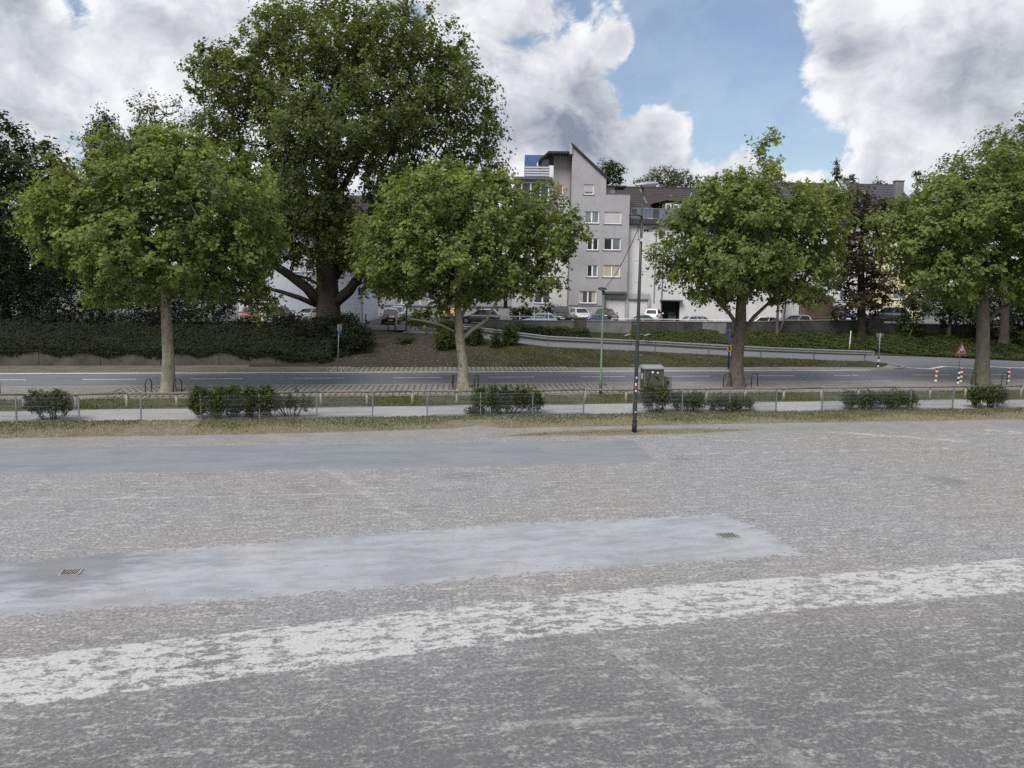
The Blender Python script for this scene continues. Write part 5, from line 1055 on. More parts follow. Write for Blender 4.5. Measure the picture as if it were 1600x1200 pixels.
    for sx in (-.315*L, .315*L):
        for sy in (-1, 1):
            tw = MB().tube([(0, -.10, 0), (0, -.085, 0), (0, .085, 0), (0, .10, 0)], [R_*.9, R_, R_, R_*.9], 18).build('wheel', 'tyre', t, True); tw.location = (sx, sy*(w-.10), R_)
            MB().tube([(0, -.012, 0), (0, .012, 0)], R_*.66, 14).build('rim', 'rim', tw).location = (0, sy*.10, 0)
            MB().tube([(0, -.05, 0), (0, .05, 0)], R_+.07, 18).build('wheel_arch', 'trim', t).location = (sx, sy*(w-.052), R_+.02)
    for sy in (-1, 1):
        o = MB().cbox((0, 0, 0), (.10, .34, .16)).build('headlight', 'lamp_clear', t); o.location = (.463*L, sy*w*.66, hood-.22); o.rotation_euler = (0, -.25, -sy*.3); bevel(o, .03)
        o = MB().cbox((0, 0, 0), (.09, .20, .34 if kind in ('hatch', 'suv', 'mini', 'van', 'wagon') else .16)).build('taillight', 'lamp_red', t); o.location = (-.487*L, sy*w*.80, tail-.17); bevel(o, .03)
        o = MB().cbox((0, 0, 0), (.12, .17, .13)).build('mirror', paint, t); o.location = (cb1*L-.12, sy*(w+.07), belt+.04); bevel(o, .03)
    MB().cbox((.493*L, 0, .47), (.05, w*1.25, .22)).build('grille', 'trim', t); MB().cbox((.502*L, 0, .46), (.03, .5, .11)).build('number_plate', 'plate_white', t); MB().cbox((-.502*L, 0, .62 if kind != 'sedan' else .55), (.03, .5, .11)).build('number_plate', 'plate_white', t); MB().cbox((-.492*L, 0, .40), (.06, w*1.6, .14)).build('bumper', 'trim', t)
    return t
def car_at(px, py, dep): l, z = lz(px, py, dep); return l
CARS = [
 (391, 75.5, -70, 'car_red', 'hatch', 'bright red hatchback parked before the pale blue house', 'red_car'),
 (434, 76.5, -90, 'car_navy', 'hatch', 'dark car mostly hidden by the hedge left of the huge trunk', 'dark_car'),
 (478, 77.0, 180, 'car_white', 'hatch', 'pale car roof showing over the hedge before the blue house', 'white_car'),
 (611, 79.0, -84, 'car_darkred', 'hatch', 'front car of the row on the street, dark with red bumper', 'dark_car'),
 (620, 86.0, -84, 'car_silver', 'hatch', 'silver car second in the row parked up the street', 'silver_car'),
 (624, 94.0, -84, 'car_paleblue', 'hatch', 'pale car third and farthest in the row up the street', 'pale_car'),
 (703, 92.0, -78, 'car_yellow', 'van', 'yellow van half hidden behind the second plane tree', 'yellow_van'),
 (750, 81.5, 175, 'car_grey', 'hatch', 'dark grey car behind the low branches of the second tree', 'grey_car'),
 (840, 80.6, 178, 'car_paleblue', 'hatch', 'pale blue estate car side-on just behind the wall by the hedge', 'estate_car'),
 (877, 84.0, -90, 'car_black', 'suv', 'black car facing the camera left of the white one', 'black_car'),
 (907, 85.5, -78, 'car_white', 'hatch', 'white car facing forward below the ground floor window', 'white_car'),
 (928, 80.4, 182, 'car_blue', 'sedan', 'low blue car side-on close behind the wall', 'blue_car'),
 (948, 85.2, 68, 'car_black', 'hatch', 'dark hatchback with red tail lights before the left garage', 'dark_hatchback'),
 (1000, 80.6, 180, 'car_navy', 'sedan', 'dark blue saloon side-on behind the tall mast', 'saloon_car'),
 (1021, 85.0, 72, 'car_white', 'mini', 'small white car with dark rear window before the right garage', 'small_white_car'),
 (1096, 80.8, 12, 'car_silver', 'hatch', 'silver hatchback with red tail lamp left of the third tree', 'silver_hatchback'),
 (1188, 80.8, 176, 'car_white', 'hatch', 'white car partly hidden right of the third trunk', 'white_car'),
 (1232, 81.2, 180, 'car_silver', 'wagon', 'silver car left of the brown plank enclosure', 'silver_car'),
 (1310, 86.0, -60, 'car_blue', 'hatch', 'bright blue car right of the brown plank enclosure', 'blue_car'),
 (1386, 82.5, 150, 'car_grey', 'suv', 'dark car above the concrete pillar behind the right trees', 'dark_car')]
for (px, dep, hd, paint, kind, lab, nm_) in CARS: make_car(nm_, car_at(px, 490, dep), dep, hd, paint, kind, lab, 'van' if kind == 'van' else 'car', ZT2(car_at(px, 490, dep), dep)+(.35 if px == 1310 else .15 if px > 1300 else .1 if px < 500 else 0))

# ------------------------------------------------------------------ trees
def lobes_at(px_lobes, dep, depth_fill=.5, seed=0, back=True):
    s = dep/FOC; out = []; rr = random.Random(seed)
    for (px, py, rx, ry) in px_lobes:
        r_d = .5*(rx+ry)*s
        offs = [0.0]
        if back: offs = [rr.uniform(-.3, .3)*r_d, -depth_fill*r_d*1.25, depth_fill*r_d*1.4]
        for i, o_ in enumerate(offs):
            k = 1.0 if i == 0 else .84; c = atd(px, py, dep+o_); out.append((*c, rx*s*k, r_d*k, ry*s*k))
    return out
def tree(name, label, base, px_lobes, dep, n, R, per, leaf, size, bark, trunk_px, trunk_r, group=None, limbs=(), fill=.5, flare=.35, cat='tree', shape=LEAF6, dmin=None, tip_r=.012, seed=0, shell=.66, jit=.15, droop=.12, sides=5, twigs=True, up=.55):
    """base: world foot; trunk_px: sight line points up the stem"""
    t = empty(name, (0, 0, 0)); t.location = tuple(float(v) for v in base); tag(t, label, cat, group)
    B = np.array(base, float); pts = [B-np.array([0, 0, .15])]+[atd(x, y, dep) for x, y in trunk_px]; pts = np.array(pts)
    trunk_mesh(pts-B, trunk_r, t, bark, 14, flare, seed+3)
    lob = [(a_, b_, c_, max(.3, d_-R*.62), max(.3, e_-R*.62), max(.25, f_-R*.62)) for a_, b_, c_, d_, e_, f_ in lobes_at(px_lobes, dep, fill, seed)]; raw = lobe_points(lob, int(n*2.4), shell, jit); cl = thin(raw, dmin or R*1.02)[:n]
    node_pts = list(pts); 
    for li, (lp, r0_, r1_) in enumerate(limbs):
        q = np.array([atd(x, y, dep+dd) for x, y, dd in lp]); k = len(q); MB().tube(q-B, np.linspace(r0_, r1_, k), 9).build('limb', bark, t, True); node_pts += list(q[1:])
    if twigs: skeleton(np.array(node_pts), np.full(len(node_pts), trunk_r[-1]), cl, None, bark, tip_r, tip_r*.95, sides, 'branches')
    if twigs:
        br = bpy.data.objects.get('branches') if False else col.objects[-1]
        br.parent = t; br.matrix_parent_inverse = Matrix.Translation(-Vector(t.location))
    c = clump_leaves('crown', cl, R, per, size, leaf, None, .85, shape, up, .55, droop, .5, np.mean([l[:3] for l in lob], axis=0)-np.array([0, 0, 2.0]))
    c.parent = t; c.matrix_parent_inverse = Matrix.Translation(-Vector(t.location)); return t, cl
sg = 'plane trees along the street'
b1 = (-10.39, 44.91, 0); b2 = (5.38, 45.52, 0); b3 = (21.97, 45.42, 0); b4 = (38.71, 45.42, 0)
dp = lambda b: b[0]*F0[0]+b[1]*F0[1]
tree('plane_tree', 'leftmost street plane tree with a pale straight trunk and broad crown', b1,
     [(245, 290, 118, 82), (130, 335, 85, 68), (335, 330, 105, 85), (240, 390, 140, 75), (380, 395, 70, 68), (100, 385, 50, 48), (395, 452, 42, 42), (215, 438, 58, 40), (290, 248, 65, 44), (195, 258, 52, 42), (70, 312, 38, 34), (320, 440, 62, 44), (150, 430, 40, 30), (240, 225, 40, 26), (408, 476, 34, 20), (170, 462, 44, 22), (90, 345, 60, 60), (430, 372, 24, 30)], dp(b1), 720, .66, 122, 'leaf_plane', .212, 'bark_plane',
     [(263, 560), (260, 500), (259, 460), (255, 410), (252, 350), (250, 300)], [.38, .29, .26, .22, .17, .11, .05], sg, [([(259, 470, 0), (285, 440, -.5), (330, 400, -1)], .12, .06), ([(257, 440, 0), (215, 400, .5), (170, 370, 1)], .12, .05)], seed=1)
tree('plane_tree', 'second street plane tree from the left, forking low with drooping boughs', b2,
     [(700, 312, 90, 56), (622, 372, 72, 60), (780, 352, 92, 66), (690, 400, 112, 62), (858, 372, 60, 48), (592, 422, 46, 42), (790, 428, 72, 46), (845, 430, 40, 36), (640, 450, 46, 30), (735, 460, 58, 28), (642, 305, 46, 36), (760, 292, 55, 38), (905, 372, 22, 20), (700, 270, 40, 20), (655, 496, 26, 12), (690, 478, 30, 14)], dp(b2), 660, .66, 122, 'leaf_plane', .212, 'bark_plane',
     [(724, 570), (719, 530), (716, 490), (714, 440), (712, 380), (705, 320)], [.34, .26, .27, .21, .17, .11, .05], sg, [([(721, 532, 0), (738, 515, -.3), (760, 500, -.6), (785, 455, -.8)], .13, .06), ([(717, 510, 0), (702, 490, .3), (680, 468, .6), (650, 430, .8)], .12, .05), ([(714, 520, 0), (690, 508, -.6), (655, 500, -.9), (640, 498, -1)], .07, .025), ([(717, 500, 0), (735, 470, .6), (755, 430, 1)], .12, .05)], seed=2)
tree('plane_tree', 'third street plane tree with a spiky top beside the blue post', b3,
     [(1165, 332, 92, 64), (1088, 370, 58, 54), (1250, 350, 68, 62), (1160, 410, 104, 56), (1278, 398, 50, 50), (1064, 428, 40, 32), (1202, 268, 28, 36), (1190, 240, 20, 22), (1122, 312, 44, 38), (1240, 455, 56, 32), (1130, 455, 56, 28), (1214, 224, 14, 14), (1283, 312, 42, 34), (1042, 402, 24, 24), (1150, 290, 24, 24)], dp(b3), 650, .68, 122, 'leaf_plane', .216, 'bark_street',
     [(1152, 560), (1157, 505), (1158, 460), (1160, 400), (1165, 330), (1180, 280)], [.48, .37, .34, .26, .2, .13, .05], sg, [([(1156, 515, 0), (1140, 490, -.3), (1115, 465, -.5), (1090, 430, -.8)], .14, .05), ([(1160, 520, 0), (1178, 495, .2), (1205, 470, .5), (1240, 420, .8)], .14, .06), ([(1158, 480, 0), (1190, 420, -.6), (1200, 350, -.8)], .13, .05)], seed=3)
tree('plane_tree', 'rightmost street plane tree with a thick dark trunk by the warning sign', b4,
     [(1540, 335, 105, 74), (1440, 368, 72, 58), (1625, 345, 90, 86), (1510, 415, 96, 56), (1402, 345, 36, 30), (1600, 440, 66, 38), (1570, 275, 62, 42), (1490, 312, 52, 42), (1455, 425, 54, 38), (1500, 465, 38, 22), (1390, 390, 26, 24), (1640, 255, 60, 45)], dp(b4), 660, .70, 122, 'leaf_plane', .224, 'bark_street',
     [(1535, 560), (1536, 500), (1537, 450), (1540, 400), (1545, 340), (1550, 290)], [.52, .41, .36, .28, .2, .13, .06], sg, [([(1537, 510, 0), (1560, 485, .3), (1595, 465, .5), (1620, 420, .8)], .13, .06), ([(1536, 480, 0), (1500, 440, -.5), (1460, 400, -.8)], .12, .05)], seed=4)
l5, z5 = lz(512, 500, 66.5); b5 = W(l5, 66.5, 1.85)
tree('giant_plane_tree', 'huge old plane tree with massive spreading limbs left of centre', b5,
     [(480, 80, 115, 75), (600, 80, 120, 75), (372, 132, 78, 74), (690, 150, 80, 74), (540, 190, 180, 105), (352, 215, 62, 62), (728, 228, 62, 62), (450, 300, 120, 80), (650, 310, 100, 72), (540, 375, 70, 60), (425, 365, 85, 48), (622, 390, 60, 50), (500, 425, 24, 22), (585, 435, 44, 32), (470, 395, 50, 26), (560, 405, 40, 34), (420, 410, 40, 20), (620, 345, 60, 50), (318, 105, 32, 36), (580, 26, 60, 28), (435, 32, 50, 30), (690, 92, 42, 36), (758, 190, 34, 36), (770, 270, 28, 40), (520, 18, 40, 20), (330, 280, 50, 40)], 66.5, 1180, 1.05, 104, 'leaf_oldplane', .27, 'bark_dark',
     [(513, 490), (512, 450), (511, 400), (512, 330), (520, 240), (535, 150), (545, 80)], [1.25, 1.0, .88, .75, .62, .48, .32, .16], None,
     [([(505, 480, 0), (480, 450, -.6), (450, 428, -1.2), (415, 405, -1.8), (385, 370, -2)], .50, .2), ([(502, 480, 0), (470, 466, -.9), (440, 456, -1.6), (415, 450, -2.2), (400, 440, -2.6)], .24, .09), ([(508, 450, 0), (480, 435, .5), (455, 428, .8)], .16, .07), ([(520, 475, 0), (545, 455, -.5), (565, 425, -1), (590, 380, -1.4), (625, 335, -1.6)], .5, .2), ([(518, 440, 0), (545, 400, .8), (575, 340, 1.5), (600, 250, 2)], .4, .14), ([(510, 380, 0), (480, 310, .4), (450, 230, .8), (420, 150, 1)], .36, .1), ([(514, 330, 0), (560, 250, -.6), (610, 170, -1)], .34, .1), ([(592, 375, -1.4), (640, 320, -1.6), (690, 250, -1.8)], .26, .08)], fill=.55, flare=.5, dmin=.98, tip_r=.02, seed=5, shell=.55)
# background trees
def foot(px, py, dep, z): l, _ = lz(px, py, dep); return W(l, dep, z)
tree('chestnut_tree', 'large dark green chestnut crown at the far left edge', foot(10, 500, 74, 1.9), [(0, 255, 62, 62), (60, 262, 52, 46), (30, 345, 85, 80), (-60, 290, 80, 110), (70, 400, 60, 60), (0, 195, 32, 22), (85, 320, 40, 50), (20, 420, 80, 60), (110, 290, 20, 24)], 74, 520, .95, 66, 'leaf_dark', .34, 'bark_dark', [(8, 450), (8, 380), (10, 300)], [.4, .35, .26, .12], seed=6)
tree('poplar_tree', 'narrow dark green poplar top behind the leftmost plane tree', foot(160, 500, 84, 1.9), [(160, 200, 22, 34), (146, 228, 18, 32), (178, 222, 16, 36), (160, 262, 34, 46), (136, 250, 12, 24), (160, 330, 36, 50)], 84, 260, .7, 60, 'leaf_pine', .26, 'bark_dark', [(160, 420), (160, 330), (160, 220)], [.3, .26, .18, .06], seed=7, droop=-.6, shape=KITE, up=.3)
tree('birch_tree', 'thin airy tree with open twigs between the poplar and the huge tree', foot(255, 500, 80, 1.9), [(245, 192, 44, 40), (282, 212, 32, 40), (216, 168, 22, 18), (270, 166, 24, 18), (240, 240, 40, 40)], 80, 130, .7, 18, 'leaf_far', .26, 'bark_dark', [(256, 420), (255, 320), (250, 220)], [.24, .2, .14, .05], seed=8, tip_r=.018)
tree('red_chestnut_tree', 'dark reddish chestnut between the third and fourth plane trees', foot(1346, 522, 76.8, 1.3), [(1350, 338, 46, 32), (1346, 395, 38, 52), (1368, 445, 32, 32), (1316, 440, 24, 26), (1335, 312, 38, 18), (1380, 325, 30, 20), (1350, 470, 44, 24), (1310, 490, 18, 18)], 76.8, 330, .8, 56, 'leaf_chestnut', .30, 'bark_dark', [(1346, 470), (1345, 400), (1348, 340)], [.42, .36, .26, .1], seed=9)
tree('roof_tree', 'round green treetop behind the gable of the apartment block', foot(957, 500, 116, 2), [(957, 268, 20, 18), (946, 282, 16, 14), (968, 284, 12, 10), (955, 310, 20, 24)], 116, 170, .75, 44, 'leaf_dark', .34, 'bark_dark', [(957, 420), (957, 340), (957, 280)], [.3, .26, .2, .06], seed=10)
tree('airy_tree', 'wide airy grey-green treetop above the brown tiled roof', foot(1045, 500, 122, 2), [(1045, 280, 42, 18), (1012, 286, 22, 13), (1080, 286, 18, 14), (1045, 310, 40, 24)], 122, 240, .75, 30, 'leaf_far', .30, 'bark_dark', [(1045, 420), (1045, 340), (1045, 290)], [.3, .26, .2, .06], seed=11, tip_r=.02)
tree('spruce_top', 'small dark spruce spike above the slate roof', foot(1307, 500, 132, 2), [(1307, 258, 4, 8), (1307, 270, 6, 10), (1308, 284, 8, 12), (1308, 310, 12, 18)], 132, 130, .5, 46, 'leaf_pine', .3, 'bark_dark', [(1307, 420), (1307, 320), (1307, 262)], [.3, .26, .2, .05], seed=12, shape=KITE, droop=.5)
tree('bushy_top', 'low dark lumpy treetop beside the spruce spike above the slate roof', foot(1328, 500, 131, 2), [(1322, 282, 8, 6), (1332, 279, 8, 5), (1328, 300, 12, 16)], 131, 90, .6, 46, 'leaf_dark', .34, 'bark_dark', [(1328, 420), (1328, 340), (1328, 290)], [.3, .26, .2, .05], seed=13)
tree('distant_treetop', 'faint distant treetop just over the slate roof ridge', foot(1370, 500, 140, 2), [(1370, 290, 14, 5), (1370, 305, 16, 14)], 140, 70, .7, 36, 'leaf_far', .36, 'bark_dark', [(1370, 420), (1370, 340), (1370, 296)], [.3, .26, .2, .05], seed=14)
tree('sapling_top', 'thin sparse treetop right of the tall chimney', foot(1433, 500, 108, 2), [(1433, 276, 9, 10), (1438, 284, 10, 8), (1428, 290, 8, 8), (1434, 310, 10, 20)], 108, 60, .5, 22, 'leaf_dark', .3, 'bark_dark', [(1433, 420), (1433, 340), (1433, 280)], [.2, .16, .12, .03], seed=15, tip_r=.02)
tree('robinia_tree', 'tall dark green tree rising behind the rightmost plane tree', foot(1570, 520, 70, 1.6), [(1500, 262, 40, 26), (1560, 232, 42, 34), (1605, 205, 26, 24), (1462, 285, 22, 16), (1640, 270, 70, 80), (1560, 300, 60, 50), (1640, 190, 40, 40)], 70, 430, .85, 52, 'leaf_oldplane', .26, 'bark_dark', [(1572, 460), (1572, 380), (1575, 300)], [.35, .3, .24, .08], seed=16)
# dark trees / shrubs below the right trees
tree('yew_tree', 'dark evergreen mass with bare leaning stem right of the concrete pillar', foot(1480, 540, 77.2, 1.25), [(1440, 470, 42, 34), (1500, 480, 44, 40), (1420, 500, 20, 24)], 77.2, 240, .75, 60, 'leaf_dark', .24, 'bark_street', [(1484, 510), (1487, 480)], [.22, .18, .14], None, [([(1418, 531, -1), (1425, 515, -.8), (1428, 490, -.4)], .10, .05)], seed=17)
tree('yew_tree', 'dark evergreen mass behind the fourth trunk at the right edge', foot(1575, 550, 77.0, 1.2), [(1555, 490, 44, 42), (1610, 490, 54, 56), (1570, 440, 50, 40)], 77.0, 260, .75, 60, 'leaf_dark', .24, 'bark_street', [(1578, 515), (1580, 480)], [.2, .17, .13], seed=18)
tree('slim_tree', 'slim two-stemmed tree before the wall behind the third plane tree', foot(1214, 522, 77.0, 1.35), [(1215, 440, 30, 30), (1225, 410, 26, 24)], 77.0, 90, .7, 46, 'leaf_chestnut', .26, 'bark_street', [(1215, 495), (1216, 470)], [.14, .12, .10], None, [([(1217, 521, 0), (1225, 500, .2), (1228, 470, .3)], .11, .06)], seed=19)
# hedgerow far up the street
for i, (px, py, rx, ry, dep) in enumerate(((640, 447, 44, 24, 128), (715, 440, 48, 30, 128), (790, 444, 46, 28, 126), (590, 440, 30, 28, 130))):
    tree('street_tree', ['dark tree at the far end of the street above the bollards', 'dark tree at the far end of the street behind the yellow van', 'dark tree left of the apartment block far behind', 'dark tree far behind beside the blue house'][i], foot(px, 470, dep, 1.8), [(px, py, rx, ry), (px-rx*.5, py+10, rx*.5, ry*.7), (px+rx*.5, py+8, rx*.5, ry*.7)], dep, 200, 1.0, 44, 'leaf_dark', .42, 'bark_dark', [(px, py+20), (px, py)], [.3, .25, .15], 'trees at the far end of the street', seed=20+i, twigs=True, tip_r=.02)

# ------------------------------------------------------------------ shrubs, hedges, ground cover
def shrub(name, label, base, lobes, n, R, per, leaf, size, stems=8, group=None, cat='bush', stem_r=.014, dmin=None, stem_mat='bark_dark', spread=.35):
    t = empty(name, base); tag(t, label, cat, group); cl = thin(lobe_points(lobes, n*2, .45, .1), dmin or R*.7)[:n]; B = np.array(base, float)
    cl = cl[cl[:, 2] > base[2]+R*.25]; low = (cl[:, 2]-base[2])/max(.1, cl[:, 2].max()-base[2]); cl = cl[rng.random(len(cl)) < (.25+1.4*low if name == 'fence_bush' and dmin and n < 330 else 2)]
    clump_leaves('foliage', cl-B, R, per, size, leaf, t, .9, KITE, .7, .5, .1)
    rr = random.Random(len(cl))
    for k in range(stems):
        q = cl[rr.randrange(len(cl))]-B; f = np.array([q[0]*spread+rr.uniform(-.08, .08), q[1]*spread+rr.uniform(-.05, .05), -.03]); mid = f*.5+q*.5+np.array([rr.uniform(-.06, .06), rr.uniform(-.06, .06), 0]); MB().tube([f, mid, q], [stem_r*1.4, stem_r, stem_r*.5], 5).build('stem', stem_mat, t)
    return t
def fb(px0, px1, py0, py1, label, dense=1.0, y=36.45, stems=10, extra=()):
    s = y/FOC*1.03; c = aty((px0+px1)/2, py1, y); base = (c[0], y, 0); lob = []
    w_, h_ = (px1-px0)*s, (py1-py0)*s; n_l = max(1, int(round(w_/.7)))
    for k in range(n_l): lob.append((c[0]-w_/2+w_*(k+.5)/n_l, y+random.Random(k).uniform(-.08, .08), h_*.54, w_/n_l*.66, .45, h_*.47))
    for (ex0, ex1, ey0, ey1) in extra: a_ = aty((ex0+ex1)/2, (ey0+ey1)/2, y); lob.append((a_[0], y, a_[2], (ex1-ex0)*s/2, .3, (ey1-ey0)*s/2))
    return shrub('fence_bush', label, base, lob, int(170*w_*dense)+30, .17, 44, 'leaf_bush', .078, stems, 'bushes growing along the wire fence', 'bush', .016, .075)
fb(50, 108, 613, 656, 'round bush behind the wire mesh near the left edge', .6)
fb(307, 422, 610, 656, 'long dense clipped bush right of the first tree', 1.35, stems=16)
fb(422, 490, 612, 654, 'thin straggly bush growing out of the long dense one', .14, stems=12)
fb(737, 848, 606, 650, 'wide bush below the second plane tree', .7, stems=16, extra=((725, 760, 634, 648),))
fb(1003, 1042, 601, 646, 'upright bush with bare stems right of the tall mast', 0.75, stems=14)
fb(1046, 1098, 612, 645, 'low bush left of the small forked one', .6, stems=12)
fb(1103, 1180, 608, 632, 'forked bush with thin spreading twigs left of the missing panel', .45, stems=14)
fb(1308, 1440, 605, 636, 'long ragged bush with gaps below between third and fourth trees', .55, stems=18)
fb(1508, 1578, 601, 640, 'bushy clump below the fourth plane tree', .65, stems=14)
# shrubs on the bank
def bb(px, py, rx, ry, y, label, leaf='leaf_dark', dens=1.0):
    c = aty(px, py, y); s = y/FOC*1.02; zb_ = aty(px, py+ry, y)[2]; lob = [(c[0], y, c[2], rx*s, rx*s*.9, ry*s), (c[0]-rx*s*.3, y-.2, c[2]-.2, rx*s*.7, rx*s*.7, ry*s*.7)]
    shrub('bank_shrub', label, (c[0], y, zb_), lob, int(230*dens), .24, 26, leaf, .13, 6, 'shrubs on the earth bank', 'bush', .02, .14)
bb(697, 536, 17, 20, 61.5, 'dark shrub left of the second trunk on the bank', 'leaf_bush'); bb(700, 512, 17, 11, 64.5, 'upper dark shrub behind the second trunk', dens=.8); bb(741, 527, 16, 18, 63.0, 'dark shrub just right of the second trunk'); bb(775, 533, 9, 17, 62.5, 'thin sparse shrub between two dark shrubs on the bank', dens=.35); bb(797, 524, 13, 18, 63.5, 'rounded bright shrub at the start of the crash barrier', 'leaf_bush'); bb(634, 533, 16, 6, 63.8, 'small low shrub round the foot of the rusty pole', dens=.3)
# clipped hedge along the side road
def box_hedge(name, label, corners, z0f, h, n, leaf, size, cat='hedge', top=.5, group=None):
    (l0, l1, d0, d1) = corners; t = empty(name, W((l0+l1)/2, (d0+d1)/2, z0f((l0+l1)/2)), -YAW); tag(t, label, cat, group)
    N = n; la = rng.uniform(l0, l1, N); de = d0+(d1-d0)*rng.random(N); u_ = rng.random(N)
    face = rng.random(N); z_ = np.where(face < top, 1-.14*rng.random(N)**2, rng.random(N)); de = np.where(face < top, de, d0+(d1-d0)*.2*rng.random(N))
    bump_ = .06*np.sin(la*3.1)+.05*np.sin(la*7.7+1)+.05*np.sin(la*1.3+de*2); zb_ = np.array([z0f(x) for x in la]); hh_ = h+bump_
    p = R0[None]*(la-(l0+l1)/2)[:, None]+F0[None]*(de-(d0+d1)/2)[:, None]; loc = np.stack([la-(l0+l1)/2, de-(d0+d1)/2, zb_-z0f((l0+l1)/2)+z_*hh_+rng.normal(0, .03, N)], 1)
    nr = np.where((face < top)[:, None], np.array([0, -.2, 1.0]), np.array([0, -1.0, .45])); scatter('foliage', loc, nr, size, leaf, t, KITE, .55, .2)
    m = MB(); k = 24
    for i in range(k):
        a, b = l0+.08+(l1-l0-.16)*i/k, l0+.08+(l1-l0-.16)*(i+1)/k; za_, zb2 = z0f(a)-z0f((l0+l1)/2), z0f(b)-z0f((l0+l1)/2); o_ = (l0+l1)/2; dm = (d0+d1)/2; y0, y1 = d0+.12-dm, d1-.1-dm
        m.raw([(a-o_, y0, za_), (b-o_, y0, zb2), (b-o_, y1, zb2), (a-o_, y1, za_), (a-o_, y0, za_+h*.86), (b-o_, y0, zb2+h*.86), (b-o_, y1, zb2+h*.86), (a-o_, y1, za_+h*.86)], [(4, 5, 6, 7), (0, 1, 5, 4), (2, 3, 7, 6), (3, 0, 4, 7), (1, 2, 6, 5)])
    m.build('core', 'leaf_ivy_shaded', t); return t
hx0, _ = lz(806, 515, 74.2); hx1, _ = lz(921, 515, 74.2)
box_hedge('clipped_hedge', 'clipped green hedge between the crash barrier and the pale wall', (hx0, hx1, 73.6, 76.6), lambda l: ZR(l)+.15, .95, 16000, 'leaf_cover', .13)
def carpet(name, label, la0, la1, d_fn, z_fn, n, leaf, size, hgt=.25, cat='ground cover', jit=.5, dens=None):
    la = rng.uniform(la0, la1, n); a = np.array([d_fn(x) for x in la]); de = a[:, 0]+(a[:, 1]-a[:, 0])*rng.random(n)
    bump_ = (.5+.5*np.sin(la*2.3+np.sin(de*1.7)*2)*np.sin(de*2.9+la))*.6+.4*rng.random(n)
    z_ = np.array([z_fn(x, y) for x, y in zip(la, de)])+hgt*bump_
    p = R0[None]*la[:, None]+F0[None]*de[:, None]+np.array([0, 0, 1.])*z_[:, None]
    o = scatter(name, p, np.tile(np.array([[0, -.35, 1.0]]), (n, 1)), size, leaf, None, KITE, jit, .2); tag(o, label, cat, None, 'stuff'); return o
carpet('ground_cover', 'low green ground cover below the dark wall sections', 11.2, 19.6, lambda l: (73.0, 77.9), slope_z, 15000, 'leaf_cover', .15, .55)
carpet('ground_cover', 'dense low green shrubs on the slope right of the blue post', 20.6, 60, lambda l: (rf_edge(l)+.5, 77.9), slope_z, 56000, 'leaf_cover', .16, .55)
carpet('weeds', 'weeds at the foot of the pale wall', 7, 12, lambda l: (74, 77.6), slope_z, 3000, 'leaf_cover', .12, .12)
# ivy and hedge mass on the left
IV = empty('ivy_hedge', (-20, 62, 1.2)); tag(IV, 'dark ivy-covered hedge above the low concrete wall on the left', 'hedge'); ivB = np.array([-20, 62, 1.2])
lob = []
for (px, py, rx, ry, dep) in ((-40, 450, 80, 80, 68), (30, 440, 70, 60, 69), (40, 480, 70, 52, 67), (115, 448, 60, 66, 67.5), (120, 480, 66, 50, 67), (205, 478, 60, 52, 67), (285, 505, 56, 30, 66), (340, 518, 50, 22, 65.5), (60, 520, 90, 26, 61.5), (180, 525, 90, 22, 61.5), (300, 528, 80, 20, 61.5), (-40, 525, 70, 28, 61.5), (240, 440, 40, 40, 70), (100, 420, 40, 40, 71), (300, 462, 52, 36, 72), (345, 478, 26, 22, 71), (170, 400, 60, 40, 72)):
    c = atd(px, py, dep); s = dep/FOC; lob.append((*c, rx*s, 2.2, ry*s))
cl = thin(lobe_points(lob, 6200, .62, .08), .38)[:2900]; clump_leaves('foliage', cl-ivB, .52, 34, .20, 'leaf_ivy_shaded', IV, .8, KITE, .6, .5, .2)
for k in range(9): q = cl[k*37]-ivB; MB().tube([(q[0]*.98, q[1], -.6), q*np.array([1, 1, .5]), q], [.09, .07, .03], 6).build('stem', 'bark_dark', IV)
# hedge under the giant tree
HB = empty('tree_hedge', (-4, 63, 1.2)); tag(HB, 'dense dark hedge round the foot of the huge plane tree', 'hedge'); hbB = np.array([-4, 63, 1.2]); lob = []
for (px, py, rx, ry, dep) in ((392, 522, 36, 24, 64.5), (450, 514, 38, 24, 64.5), (505, 514, 40, 20, 64.5), (543, 506, 16, 14, 65), (420, 535, 60, 24, 62), (500, 532, 55, 26, 62), (545, 545, 36, 24, 60.5), (480, 555, 50, 16, 59.8), (560, 530, 22, 24, 62), (520, 560, 32, 12, 59.6)):
    c = atd(px, py, dep); s = dep/FOC; lob.append((*c, rx*s, 1.4, ry*s))
cl = thin(lobe_points(lob, 3600, .62, .08), .30)[:1700]; clump_leaves('foliage', cl-hbB, .42, 34, .17, 'leaf_ivy_shaded', HB, .8, KITE, .6, .5, .2)
for k in range(6): q = cl[k*53]-hbB; MB().tube([(q[0], q[1], -.8), q*np.array([1, 1, .5]), q], [.08, .06, .03], 6).build('stem', 'bark_dark', HB)
# ivy hanging over the low wall
n = 52000; x = rng.uniform(-60, -2.5, n); yy = 58.6+5.2*rng.random(n)**1.3; zz = np.array([lwt(v) for v in x])+(yy-58.7)*.26+.38*rng.random(n)+.12*np.sin(x*1.7)+.1
edge = rng.random(n) < .12; yy = np.where(edge, 58.38, yy); zz = np.where(edge, np.array([lwt(v) for v in x])+.12-.35*rng.random(n)**2*(.5+.5*np.sin(x*2.1)), zz)
o = scatter('ivy', np.stack([x, yy, zz], 1), np.tile(np.array([[0, -.5, .8]]), (n, 1)), .19, 'leaf_ivy_shaded', None, KITE, .5, .2); tag(o, 'carpet of dark ivy spilling over the low concrete wall', 'ivy', None, 'stuff')
